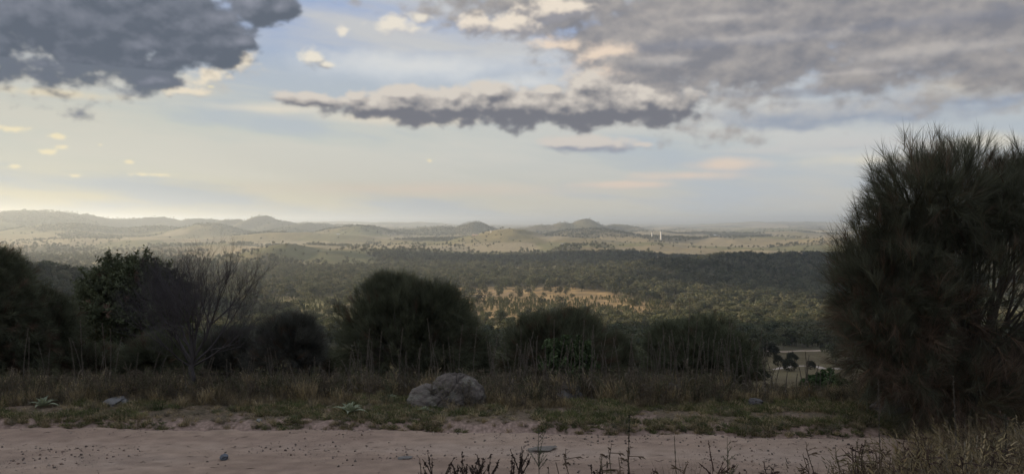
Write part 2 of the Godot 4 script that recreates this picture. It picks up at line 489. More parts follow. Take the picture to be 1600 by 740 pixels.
func make_track() -> void:
	var mb := MB.new()
	var nx := 640
	var nd := 78
	for i in nx + 1:
		var x := -20.0 + 40.0 * i / nx
		var a := road_near(x) - 0.35
		var b := road_far(x) + 0.4
		for j in nd + 1:
			var d := lerpf(a, b, float(j) / nd)
			mb.v.append(Vector3(x, track_h(x, d), -d))
			var k1 := na.get_noise_2d(x * 22.0, d * 60.0)
			var k2 := nb.get_noise_2d(x * 90.0, d * 190.0)
			var tt := (d - road_near(x)) / (road_far(x) - road_near(x)) + 0.03 * na.get_noise_2d(x * 16.0, 9.0)
			var worn := exp(-pow((tt - 0.27) / 0.08, 2.0)) + exp(-pow((tt - 0.74) / 0.08, 2.0))
			var mid := exp(-pow((tt - 0.5) / 0.09, 2.0)) * clampf(0.5 + 2.0 * nb.get_noise_2d(x * 30.0, d * 80.0), 0.0, 1.0)
			var c := Vector3(0.44, 0.338, 0.262).lerp(Vector3(0.48, 0.385, 0.312), clampf(k1 * 1.6, 0, 1)).lerp(Vector3(0.33, 0.245, 0.195), clampf(-k1 * 1.2, 0, 0.7)) * (1.0 + 0.26 * k2)
			c = c.lerp(Vector3(0.52, 0.42, 0.345), 0.4 * worn * clampf(0.7 + k2, 0.0, 1.0)).lerp(Vector3(0.27, 0.20, 0.155), 0.5 * mid)
			mb.c.append(Color(c.x * 1.25, c.y * 1.25, c.z * 1.25))
	for i in nx:
		for j in nd:
			var k := i * (nd + 1) + j
			mb.ix.append(k); mb.ix.append(k + 1); mb.ix.append(k + nd + 2)
			mb.ix.append(k); mb.ix.append(k + nd + 2); mb.ix.append(k + nd + 1)
	var nrm := PackedVector3Array()
	nrm.resize(mb.v.size())
	for i in nx + 1:
		for j in nd + 1:
			var p := mb.v[mini(i + 1, nx) * (nd + 1) + j] - mb.v[maxi(i - 1, 0) * (nd + 1) + j]
			var q := mb.v[i * (nd + 1) + mini(j + 1, nd)] - mb.v[i * (nd + 1) + maxi(j - 1, 0)]
			nrm[i * (nd + 1) + j] = p.cross(q).normalized() * (1.0 if p.cross(q).y > 0 else -1.0)
	tag(obj("dirt_track", mb.mesh(nrm), M.track), "", "", "", "structure")
func stone_mesh(sd: int, flat: float, rough: float, nu := 18, nv := 12) -> ArrayMesh:
	var mb := MB.new()
	var nrm := PackedVector3Array()
	var o := Vector3(sd * 13.1, sd * 7.7, sd * 3.3)
	for j in nv + 1:
		for i in nu:
			var t := PI * j / nv
			var f := TAU * i / nu
			var p := Vector3(sin(t) * cos(f), cos(t), sin(t) * sin(f))
			var r := 1.0 + rough * na.get_noise_3dv(p * 95.0 + o) * 1.6 + rough * 0.5 * nb.get_noise_3dv(p * 160.0 + o)
			p *= r
			for k in 4:       # broken faces
				var n := Vector3(sin(sd * 2.1 + k * 2.4), 0.35 + 0.3 * cos(k * 1.7 + sd), cos(sd * 1.3 + k * 2.4)).normalized()
				var over := p.dot(n) - 0.82
				if over > 0.0: p -= n * over * 0.75
			p.y *= flat
			mb.v.append(p)
			var g := 1.0 + 0.5 * nb.get_noise_3dv(p * 120.0 + o) + 0.4 * na.get_noise_3dv(p * 60.0 + o)
			mb.c.append(Color(g, g, g))
	for j in nv:
		for i in nu:
			var a := j * nu + i
			var b := j * nu + (i + 1) % nu
			mb.ix.append(a); mb.ix.append(b); mb.ix.append(b + nu)
			mb.ix.append(a); mb.ix.append(b + nu); mb.ix.append(a + nu)
	return mb.mesh()
func make_boulder() -> void:
	# one block with a low shoulder and weathering cracks; measured 1.3 m wide and 0.62 m high
	var mb := MB.new()
	var nu := 150
	var nv := 90
	var lobes := [[Vector3(0.16, 0.02, 0.0), Vector3(0.53, 0.63, 0.46)], [Vector3(-0.30, -0.04, 0.08), Vector3(0.38, 0.47, 0.40)], [Vector3(-0.08, 0.0, 0.13), Vector3(0.36, 0.47, 0.38)], [Vector3(0.42, -0.1, 0.05), Vector3(0.28, 0.42, 0.36)]]
	for j in nv + 1:
		for i in nu:
			var t := PI * j / nv
			var f := TAU * i / nu
			var u := Vector3(sin(t) * cos(f), cos(t), sin(t) * sin(f))
			var r := 0.0
			for q in lobes:     # how far the ray from the middle goes before it leaves the last lobe
				var s: Vector3 = q[1]
				var c: Vector3 = q[0] / s
				var w: Vector3 = u / s
				var bq := w.dot(c)
				var disc := bq * bq - w.dot(w) * (c.dot(c) - 1.0)
				if disc > 0: r = maxf(r, (bq + sqrt(disc)) / w.dot(w))
			var p := u * r
			var n := 0.075 * na.get_noise_3dv(p * 130.0) + 0.04 * nb.get_noise_3dv(p * 160.0) + 0.014 * nb.get_noise_3dv(p * 620.0)
			var bend := 0.06 * na.get_noise_3dv(p * 170.0 + Vector3(40, 0, 0))
			var crack := 0.0
			for e in [[Vector3(0.93, 0.36, 0.05), 0.40], [Vector3(0.8, -0.5, 0.35), -0.02], [Vector3(0.35, 0.9, 0.2), 0.27]]:
				var dist: float = absf(p.dot(e[0]) - e[1] + bend)
				crack += exp(-pow(dist / 0.014, 2.0)) * (1.0 if e[1] > 0.3 else 0.7)
			p += u * (n - 0.042 * minf(crack, 1.2))
			mb.v.append(p)
			var g := 1.0 + 0.75 * na.get_noise_3dv(p * 150.0 + Vector3(9, 3, 1)) + 0.5 * nb.get_noise_3dv(p * 330.0)
			var lich := smoothstep(0.12, 0.34, nb.get_noise_3dv(p * 120.0 + Vector3(70, 0, 0)))
			var c := Vector3(0.19, 0.165, 0.145).lerp(Vector3(0.28, 0.265, 0.225), lich * 0.7) * maxf(g, 0.35)
			mb.c.append(Color(c.x, c.y, c.z))
	for j in nv:
		for i in nu:
			var a := j * nu + i
			var b := j * nu + (i + 1) % nu
			mb.ix.append(a); mb.ix.append(b); mb.ix.append(b + nu)
			mb.ix.append(a); mb.ix.append(b + nu); mb.ix.append(a + nu)
	var o := obj("granite_boulder", mb.mesh(), M.rock)
	tag(o, "large cracked grey granite boulder in the roadside weeds", "boulder")
	o.position = on(699, 12.75, -0.05)
	o.scale = Vector3(1.0, 0.86, 1.0)
func rock(called: String, px: float, d: float, size: Vector3, col: Color, sd: int, label: String, category: String, group := "", sink := 0.35) -> void:
	var m := StandardMaterial3D.new()
	m.albedo_color = col.linear_to_srgb()
	m.vertex_color_use_as_albedo = true
	m.roughness = 0.95
	m.albedo_texture = M.speck
	m.uv1_triplanar = true
	m.uv1_scale = Vector3.ONE * 1.2
	var o := obj(called, stone_mesh(sd, 0.8, 0.32, 26, 18), m)
	var p := on(px, d)
	if d < road_far(p.x) and d > road_near(p.x): p.y = track_h(p.x, d)
	o.position = p + Vector3(0, size.y * (0.8 - sink), 0)
	o.scale = size
	o.rotation.y = sd * 1.3 if called == "rock" else 0.35
	tag(o, label, category, group)
func make_cloud(at: Vector3, size: Vector3, sd: int) -> void:     # stands beside the frame and keeps the sun off part of the land
	var o := obj("cloud", stone_mesh(sd, 1.0, 0.5, 72, 40), M.cloud)
	var el := deg_to_rad(SUN_EL)
	var az := deg_to_rad(SUN_AZ)
	var high := 1000.0
	var away := (high - at.y) / tan(el)
	o.position = Vector3(at.x + sin(az) * away, high, at.z - cos(az) * away)
	o.scale = size
	tag(o, "grey cumulus cloud drifting over the valley beside the low sun", "cloud", "clouds over the valley", "structure")

# ---- trees and shrubs -------------------------------------------------------------------------------------------------
func sprig_mesh(sd: int, n: int, spread: float, sag: float, wide := 0.0085) -> ArrayMesh:    # needle-like she-oak twigs, 1 m long at scale 1, along +y
	rng.seed = sd
	var mb := MB.new()
	for k in n:
		var t := rf(0.0, 0.45)
		var a := rf(0, TAU)
		var s := spread * sqrt(rng.randf())
		var dir := Vector3(sin(s) * cos(a), cos(s), sin(s) * sin(a))
		var side := dir.cross(rdir()).normalized()
		mb.blade(Vector3(0, t, 0), dir, side, rf(0.5, 1.0) * (1.0 - t * 0.5), wide * 2.0, sag, 2, tone(Color(1, 1, 1), rf(0.6, 1.3)))
	mb.tube([Vector3.ZERO, Vector3(0, 0.5, 0)], [0.012, 0.005], 3, Color(0.9, 0.75, 0.6))
	return mb.mesh()
func leaf_sprig(sd: int, n: int, leaf: float, wide: float) -> ArrayMesh:       # a twig with flat leaves, 1 m long at scale 1
	rng.seed = sd
	var mb := MB.new()
	mb.tube([Vector3.ZERO, Vector3(0.03, 0.5, 0), Vector3(0, 0.95, 0.03)], [0.014, 0.009, 0.004], 3, Color(0.9, 0.7, 0.5))
	for k in n:
		var t := rf(0.1, 1.0)
		var d := (rdir() + Vector3(0, 0.35, 0)).normalized()
		var side := d.cross(rdir()).normalized()
		mb.blade(Vector3(0, t, 0) + d * 0.03, d, side, leaf * rf(0.7, 1.2), wide * rf(0.8, 1.2), 0.35, 3, tone(Color(1, 1, 1), rf(0.6, 1.35)))
	return mb.mesh()
func basis_y(dir: Vector3, spin: float, s: float) -> Basis:
	var x := dir.cross(Vector3(0.36, 0.17, 0.91)).normalized()
	var z := x.cross(dir).normalized()
	return Basis(x, dir, z).rotated(dir, spin).scaled_local(Vector3.ONE * s)
func limb(mb: MB, a: Vector3, b: Vector3, r0: float, r1: float, bow: float, col: Color, sides := 6, n := 6) -> void:
	var pts := []
	var rad := []
	var off := rdir() * a.distance_to(b) * bow
	for k in n + 1:
		var t := float(k) / n
		pts.append(a.lerp(b, t) + off * sin(t * PI) + rdir() * r0 * 0.35 * (1.0 if k > 0 and k < n else 0.0))
		rad.append(lerpf(r0, r1, t))
	mb.tube(pts, rad, sides, col)
# o: column, depth, centre of the crown and half sizes in photo pixels at that depth, number of sprigs
func bush(called: String, label: String, category: String, o: Dictionary) -> Node3D:
	rng.seed = o.sd
	var d: float = o.d
	var base := on(o.px, d, -0.03)
	var root := thing(called, base, 0.0, label, category, o.get("group", ""))
	var k := d / F
	var cen := Vector3((o.cx - 800.0) * k, top_y(o.cy, d), -d) - base
	var rad := Vector3(o.rx * k, o.ry * k, o.get("rz", o.rx) * k)
	var wood_ := MB.new()
	var bark := Color(0.085, 0.072, 0.06)
	var fork := Vector3(0, maxf(cen.y - rad.y * 0.75, 0.12), 0)
	for t in int(o.get("trunks", 3)):
		limb(wood_, Vector3(rf(-0.05, 0.05), 0, rf(-0.05, 0.05)), fork + Vector3(rf(-0.15, 0.15), rf(-0.1, 0.1), rf(-0.15, 0.15)), 0.055 * o.get("thick", 1.0), 0.042 * o.get("thick", 1.0), 0.05, bark, 8)
	var tips: Array = []
	for t in int(o.get("limbs", 26)):
		var u := rdir()
		u.y = absf(u.y) * 1.1 - 0.25
		var e := cen + u.normalized() * rad * rf(0.55, 0.92)
		limb(wood_, fork + rdir() * 0.12, e, 0.026 * o.get("thick", 1.0), 0.006, 0.10, bark, 5, 7)
		tips.append(e)
		for w in 3:
			limb(wood_, fork.lerp(e, rf(0.45, 0.85)), e + rdir() * rad * 0.25, 0.009, 0.003, 0.08, bark, 4, 4)
	obj("trunk", wood_.mesh(), M.bark, root)
	var lists := [[], []]
	var tint := [[], []]
	var up: float = o.get("up", 0.45)
	var len_: float = o.get("len", 0.34)
	var col: Color = o.get("col", Color(0.105, 0.112, 0.074))
	var dead: Color = o.get("dead", Color(0.115, 0.08, 0.058))
	var from: float = o.get("from", 0.5)
	var nz := Vector3(o.sd * 3.7, o.sd * 1.9, o.sd * 5.3)
	var lobes: Array = [[cen, rad, 1.0]]
	for q in o.get("lobes", []):      # [column, row, half width, half height, depth] of further heads of foliage
		lobes.append([Vector3((q[0] - 800.0) * k, top_y(q[1], d), -d + q[4]) - base, Vector3(q[2], q[3], q[2]) * k, float(q[2] * q[3]) / (o.rx * o.ry)])
	if lobes.size() == 1:
		for q in 6:
			var w := rdir()
			w.y = w.y * 0.7 + 0.25
			var r := rf(0.38, 0.55)
			lobes.append([cen + w.normalized() * rad * (1.05 - r), rad * r, r * r * 1.3])
		lobes[0][1] = rad * 0.96
	var heavy := 0.0
	for q in lobes: heavy += q[2]
	for q in int(o.n):
		var pick := rng.randf() * heavy
		var lb: Array = lobes[0]
		for w in lobes:
			pick -= w[2]
			if pick <= 0.0:
				lb = w
				break
		var u := rdir()
		if u.y < o.get("cut", -0.8): u.y = -u.y
		var lump := 1.0 + 0.30 * na.get_noise_3dv(u * 95.0 + nz) + 0.16 * nb.get_noise_3dv(u * 110.0 + nz)
		var s := pow(lerpf(from * from * from, 1.0, rng.randf()), 1.0 / 3.0)
		var p: Vector3 = lb[0] + u * lb[1] * lump * s
		var gap := nb.get_noise_3dv(p * o.get("grain", 34.0) + nz)
		if gap > o.get("gap", 0.3) and s > 0.6: continue
		if p.y < 0.03: continue
		var dir := (u * 0.8 + Vector3(0, up * (0.35 + u.y), 0) + rdir() * 0.42).normalized()
		var low := clampf((cen.y - p.y) / rad.y, -1, 1)
		var brown: bool = rng.randf() < o.get("brown", 0.12) * (0.5 + 1.2 * maxf(0.0, low + 0.3))
		var w := 1 if brown else 0
		lists[w].append(Transform3D(basis_y(dir, rf(0, TAU), len_ * rf(0.65, 1.3)), p - dir * len_ * 0.35))
		tint[w].append(tone(dead if brown else col, rf(0.6, 1.35)))
	copies("crown", o.mesh, M.leaf, lists[0], tint[0], root).set_meta("kind", "stuff")
	if lists[1].size() > 10:
		var g := copies("dead_foliage", o.mesh, M.leaf, lists[1], tint[1], root)
		g.set_meta("kind", "stuff")
		g.set_meta("label", "brown dried twigs in the crown")
	shade(o.cx, o.cy, o.rx * 0.85, o.ry * 0.85)
	return root
func grow(mb: MB, p: Vector3, dir: Vector3, len_: float, r: float, deep: int, col: Color) -> void:
	var pts := [p]
	var rad := [r]
	var q := p
	var d := dir
	var steps := 4
	var r1 := r * 0.62
	for k in steps:
		d = (d + rdir() * 0.16 + Vector3(0, 0.07, 0)).normalized()
		q += d * len_ / steps
		pts.append(q)
		rad.append(lerpf(r, r1, (k + 1.0) / steps))
		if deep > 0 and k > 0 and rng.randf() < 0.8:
			var s := (d + rdir() * 0.75 + Vector3(0, 0.12, 0)).normalized()
			grow(mb, q, s, len_ * rf(0.5, 0.8), rad[-1] * 0.62, deep - 1, col)
	mb.tube(pts, rad, 6 if r > 0.02 else (4 if r > 0.006 else 3), col)
	if deep > 0:
		for k in 2:
			grow(mb, q, (d + rdir() * 0.42).normalized(), len_ * rf(0.6, 0.85), r1 * 0.85, deep - 1, col)
func make_bare_tree() -> void:
	rng.seed = 78
	var b := on(297, 13.4, -0.03)
	var root := thing("bare_tree", b, 0.0, "leafless grey tree with a fan of thin branches at the roadside", "tree")
	var col := Color(0.075, 0.07, 0.07)
	var t := MB.new()
	limb(t, Vector3.ZERO, Vector3(0.02, 0.78, 0), 0.06, 0.044, 0.03, col, 9, 6)
	obj("trunk", t.mesh(), M.bark, root)
	for q in [[Vector3(0.0, 1, 0.05), 0.66, 0.026, 0.6], [Vector3(0.25, 1, -0.2), 0.6, 0.024, 0.6], [Vector3(0.75, 0.9, 0.1), 0.72, 0.027, 0.55], [Vector3(-0.7, 0.9, -0.1), 0.66, 0.024, 0.55], [Vector3(1.0, 0.62, -0.25), 0.7, 0.022, 0.5], [Vector3(-0.3, 1.0, -0.5), 0.6, 0.022, 0.5], [Vector3(0.3, 0.95, 0.6), 0.7, 0.02, 0.5], [Vector3(1.05, 0.35, 0.3), 0.66, 0.019, 0.46], [Vector3(-1.0, 0.6, 0.4), 0.6, 0.018, 0.42], [Vector3(-0.5, 0.9, 0.6), 0.66, 0.02, 0.45]]:
		var m := MB.new()
		grow(m, Vector3(0.02, q[3] + 0.16, 0), q[0].normalized(), q[1], q[2], 5, col)
		obj("branch", m.mesh(), M.bark, root)
	shade(297, 520, 60, 100)

# ---- distant trees ----------------------------------------------------------------------------------------------------
func gum_meshes(sd: int, lobes: int, leaves: int, leaf: float, tall: float, wide: float) -> Array:      # [crown, trunk, both], about 10 m tall
	rng.seed = sd
	var cr := MB.new()
	var tr := MB.new()
	var bark := Color(0.16, 0.14, 0.12)
	var cs := []
	for k in lobes:
		var a := rf(0, TAU)
		var r := wide * 0.5 * rf(0.1, 0.75)
		var y := rf(0.38, 0.82) * tall
		if k == 0:
			r = 0.0
			y = tall * 0.8
		var c := Vector3(cos(a) * r, y, sin(a) * r)
		cs.append([c, Vector3(rf(0.24, 0.36) * wide, rf(0.15, 0.24) * tall, rf(0.24, 0.36) * wide)])
		limb(tr, Vector3(0, tall * 0.22, 0), c, 0.12, 0.04, 0.06, bark, 4, 3)
	limb(tr, Vector3(0, -0.6, 0), Vector3(0, tall * 0.3, 0), 0.24, 0.16, 0.03, bark, 5, 3)
	for k in leaves:
		var q: Array = cs[k % cs.size()]
		var u := rdir()
		u.y = u.y * 0.9 + 0.1
		var p: Vector3 = q[0] + u * q[1] * rf(0.72, 1.08)
		var n := (u + rdir() * 0.8).normalized()
		var x := n.cross(rdir()).normalized() * leaf * rf(0.6, 1.2)
		var y2 := n.cross(x).normalized() * leaf * rf(0.45, 0.9)
		var g := tone(Color(1, 1, 1), rf(0.62, 1.35))
		cr.tri(p - x, p + y2, p + x * 0.9 + n * leaf * 0.3, g)
		cr.tri(p - x, p + x * 0.9 + n * leaf * 0.3, p - y2, g)
	var both := MB.new()
	both.v = cr.v.duplicate(); both.c = cr.c.duplicate(); both.ix = cr.ix.duplicate()
	var s := both.v.size()
	both.v.append_array(tr.v); both.c.append_array(tr.c)
	for k in tr.ix: both.ix.append(k + s)
	for k in range(s, both.c.size()): both.c[k] = Color(1.6, 1.5, 1.6)
	return [cr.mesh(), tr.mesh(), both.mesh()]
var cells := PackedByteArray()      # which parts of the view are already hidden by nearer things
func shade(px: float, py: float, rx: float, ry: float) -> void:
	for j in range(maxi(0, int((py - ry) / 4)), mini(185, int((py + ry) / 4) + 1)):
		for i in range(maxi(0, int((px - rx) / 4)), mini(400, int((px + rx) / 4) + 1)):
			var u := (i * 4 + 2 - px) / rx
			var w := (j * 4 + 2 - py) / ry
			if u * u + w * w < 1.0: cells[j * 400 + i] = 1
func seen_share(px: float, py: float, rx: float, ry: float) -> float:
	var all := 0
	var free := 0
	for j in range(int((py - ry) / 4), int((py + ry) / 4) + 1):
		for i in range(int((px - rx) / 4), int((px + rx) / 4) + 1):
			all += 1
			if i >= 1 and j >= 1 and i < 399 and j < 184 and cells[j * 400 + i] == 0: free += 1
	return float(free) / maxi(all, 1)
func make_woods() -> void:
	var near := []
	for k in 6:
		near.append(gum_meshes(300 + k, 6 + k % 3, 420, 0.52, 10.0, [7.5, 8.5, 6.5, 9.0, 7.0, 8.0][k]))
	var far := []
	for k in 4:
		far.append(gum_meshes(400 + k, 6, 130, 0.85, 10.0, [8.0, 9.0, 7.0, 8.5][k]))
	rng.seed = 5151
	var spots := []
	# [depth from, to, tries]
	for q in [[150.0, 480.0, 2600], [480.0, 1000.0, 9000], [1000.0, 1800.0, 12000], [1800.0, 3400.0, 30000], [3400.0, 9000.0, 70000], [9000.0, 20000.0, 30000]]:
		for k in q[2]:
			var d := sqrt(lerpf(q[0] * q[0], q[1] * q[1], rng.randf()))
			var px := rf(-130.0, 1730.0)
			var x := (px - 800.0) / F * d
			var w := wood(x, d)
			if rng.randf() > w and rng.randf() > (0.012 if d < 3400.0 else 0.007): continue
			var size := (rf(0.55, 1.0) if rng.randf() < 0.45 else rf(0.9, 1.55)) * lerpf(0.72, 1.4, smoothstep(400.0, 1200.0, d))
			if d < 900.0 and px > 900.0: size *= 1.15
			spots.append([d, x, px, size])
	for k in 26:        # the clumps on the crest of the wooded ridge
		var px: float = [rf(1150.0, 1184.0), rf(1215.0, 1230.0), rf(1240.0, 1292.0)][k % 3]
		var d := rf(2225.0, 2275.0)
		spots.append([d, (px - 800.0) / F * d, px, rf(0.9, 1.5)])
	spots.sort_custom(func(a, b): return a[0] < b[0])
	var single := 0
	var lists := {}
	var tints := {}
	var at_mats := [M.gum_a, M.gum_b, M.gum_c]
	for s in spots:
		var d: float = s[0]
		var p := Vector3(s[1], land(s[1], -d), -d)
		var h: float = 10.0 * s[3]
		var py := LEVEL + (EYE - p.y - h * 0.55) / d * F
		var r := h * 0.42 / d * F
		var see := seen_share(s[2], py, r, r) if single < 300 else 0.0
		if single < 300 and see > 0.42 and d > 140.0:
			single += 1
			var v := rng.randi() % 6
			var where := "dark gum tree in the hollow below the brownish round bush"
			if d > 800.0: where = "gum tree in the open woodland around the golden clearings"
			elif s[2] > 1130.0 and d > 620.0: where = "dark gum tree deep in the wood above the pale dirt road"
			elif s[2] > 1130.0: where = "dark gum tree along the front of the wood above the pale dirt road"
			elif s[2] > 985.0: where = "dark gum tree on the slope over the low wide bush"
			elif s[2] < 130.0: where = "hazy gum tree on the slope beside the cut-off she-oak"
			elif s[2] < 330.0: where = "hazy gum tree on the slope behind the leafy eucalypt"
			elif s[2] < 560.0: where = "hazy gum tree on the slope between leafless tree and tallest bush"
			elif s[2] < 790.0: where = "dark gum tree on the slope beside the tallest bush"
			var o := thing("gum_tree", p, rf(0, TAU), where, "tree", where.replace("dark gum tree", "gum trees").replace("gum tree ", "gum trees "))
			o.scale = Vector3.ONE * s[3]
			obj("trunk", near[v][1], M.bark, o)
			obj("crown", near[v][0], at_mats[rng.randi() % 3], o)
			shade(s[2], py, r * 0.8, r * 0.8)
			continue
		var key := ("n%d" % (rng.randi() % 6)) if d < 1100.0 else ("f%d" % (rng.randi() % 4))
		if not lists.has(key):
			lists[key] = []
			tints[key] = []
		lists[key].append(Transform3D(Basis(Vector3.UP, rf(0, TAU)).scaled_local(Vector3(s[3] * rf(0.85, 1.25), s[3], s[3] * rf(0.85, 1.25))), p))
		var g := rf(0.5, 1.35)
		var mix := rng.randf()
		tints[key].append(Color(lerpf(0.085, 0.14, mix) * g, lerpf(0.094, 0.134, mix) * g, lerpf(0.054, 0.086, mix) * g))
	print("trees ", spots.size(), " single ", single)
	for key in lists:
		var m: ArrayMesh = near[int(key.substr(1))][2] if key[0] == "n" else far[int(key.substr(1))][2]
		tag(copies("woodland", m, M.leaf, lists[key], tints[key]), "grey green woodland of gum trees spread over the valley", "woodland", "woodland of the valley", "stuff")
func make_young_trees() -> void:
	var kinds := []
	for k in 4:
		rng.seed = 610 + k
		var mb := MB.new()
		for q in 130:
			var t := pow(rng.randf(), 0.8)
			var a := rf(0, TAU)
			var r := (1.0 - t) * 1.05 * (0.5 + 0.5 * rng.randf()) + 0.08
			var p := Vector3(cos(a) * r, 0.35 + t * 4.6, sin(a) * r)
			var dir := Vector3(cos(a) * 0.7, 0.8, sin(a) * 0.7) + rdir() * 0.5
			mb.blade(p, dir.normalized(), dir.cross(rdir()).normalized(), rf(0.5, 1.0), 0.34, 0.1, 2, tone(Color(1, 1, 1), rf(0.65, 1.35)))
		var tr := MB.new()
		tr.tube([Vector3(0, -0.3, 0), Vector3(0, 2.6, 0), Vector3(0.05, 4.4, 0)], [0.09, 0.06, 0.02], 4, Color(0.12, 0.10, 0.08))
		kinds.append([mb.mesh(), tr.mesh()])
	rng.seed = 6262
	var list := []
	for k in 3600:
		var d := sqrt(lerpf(1080.0 * 1080.0, 1440.0 * 1440.0, rng.randf()))
		var px := rf(660.0, 1090.0)
		if rng.randf() < 0.2:
			px = rf(400.0, 540.0)
		var x := (px - 800.0) / F * d
		if wood(x, d) > 0.25: continue
		if na.get_noise_2d(x * 1.2 + 33.0, d * 0.9) < -0.12: continue
		list.append([d, x, px])
	list.sort_custom(func(a, b): return a[0] < b[0])
	var single := 0
	var xf := []
	var cols := []
	for s in list:
		var d: float = s[0]
		var p := Vector3(s[1], land(s[1], -d), -d)
		var size := rf(0.75, 1.55)
		var py := LEVEL + (EYE - p.y - 2.5 * size) / d * F
		if single < 300 and rng.randf() < 0.35 and seen_share(s[2], py, 3.0, 4.0) > 0.6:
			single += 1
			var v := rng.randi() % 4
			var o := thing("young_tree", p, rf(0, TAU), "small pointed young tree in the rows on golden grass", "tree", "young trees planted on the valley floor")
			o.scale = Vector3.ONE * size
			obj("trunk", kinds[v][1], M.bark, o)
			obj("crown", kinds[v][0], M.young, o)
		else:
			xf.append(Transform3D(Basis(Vector3.UP, rf(0, TAU)).scaled_local(Vector3.ONE * size), p))
			var g := rf(0.7, 1.3)
			cols.append(Color(0.125 * g, 0.13 * g, 0.068 * g))
	tag(copies("young_plantation", kinds[0][0], M.leaf, xf, cols), "belt of small young trees planted on the golden valley floor", "plantation", "", "stuff")

# ---- weeds, grass, stalks ---------------------------------------------------------------------------------------------
func tuft(sd: int, n: int, spread: float, lo: float, hi: float, wide: float, sag: float, seeds := false) -> ArrayMesh:
	rng.seed = sd
	var mb := MB.new()
	for k in n:
		var a := rf(0, TAU)
		var s := spread * sqrt(rng.randf())
		var dir := Vector3(sin(s) * cos(a), cos(s), sin(s) * sin(a))
		var side := dir.cross(rdir()).normalized()
		var l := rf(lo, hi)
		var p := Vector3(rf(-0.05, 0.05), -0.015, rf(-0.05, 0.05))
		mb.blade(p, dir, side, l, wide, sag * rf(0.4, 1.3), 4, tone(Color(1, 1, 1), rf(0.55, 1.35)))
		if seeds and rng.randf() < 0.35:
			var e := p + dir * l * 0.95 + Vector3(0, -sag * l * 0.8, 0)
			for q in 5:
				mb.blade(e - dir * 0.03 * q, (dir + rdir() * 0.6).normalized(), side, 0.05, 0.009, 0.2, 2, tone(Color(1.1, 1.0, 0.85), rf(0.7, 1.3)))
	return mb.mesh()
func herb(sd: int, tall: float, n: int) -> ArrayMesh:      # a wiry branched weed
	rng.seed = sd
	var mb := MB.new()
	for s in n:
		var a := rf(0, TAU)
		var d := Vector3(cos(a) * 0.25, 1, sin(a) * 0.25).normalized()
		var p := Vector3(rf(-0.04, 0.04), -0.02, rf(-0.04, 0.04))
		var e := p + d * tall * rf(0.6, 1.0)
		mb.tube([p, p.lerp(e, 0.5) + rdir() * 0.02, e], [0.004, 0.003, 0.0018], 3, tone(Color(1, 1, 1), rf(0.6, 1.2)))
		for k in 7:
			var q := p.lerp(e, rf(0.25, 1.0))
			var b := (d * 0.6 + rdir() * 0.8).normalized()
			b.y = absf(b.y)
			var t := q + b * tall * rf(0.08, 0.22)
			mb.tube([q, t], [0.002, 0.0012], 3, tone(Color(1, 1, 1), rf(0.6, 1.2)))
			for w in 3:
				mb.blade(q.lerp(t, rf(0.4, 1.0)), (b + rdir()).normalized(), rdir(), rf(0.02, 0.05), 0.009, 0.2, 2, tone(Color(1, 1, 1), rf(0.6, 1.5)))
	return mb.mesh()
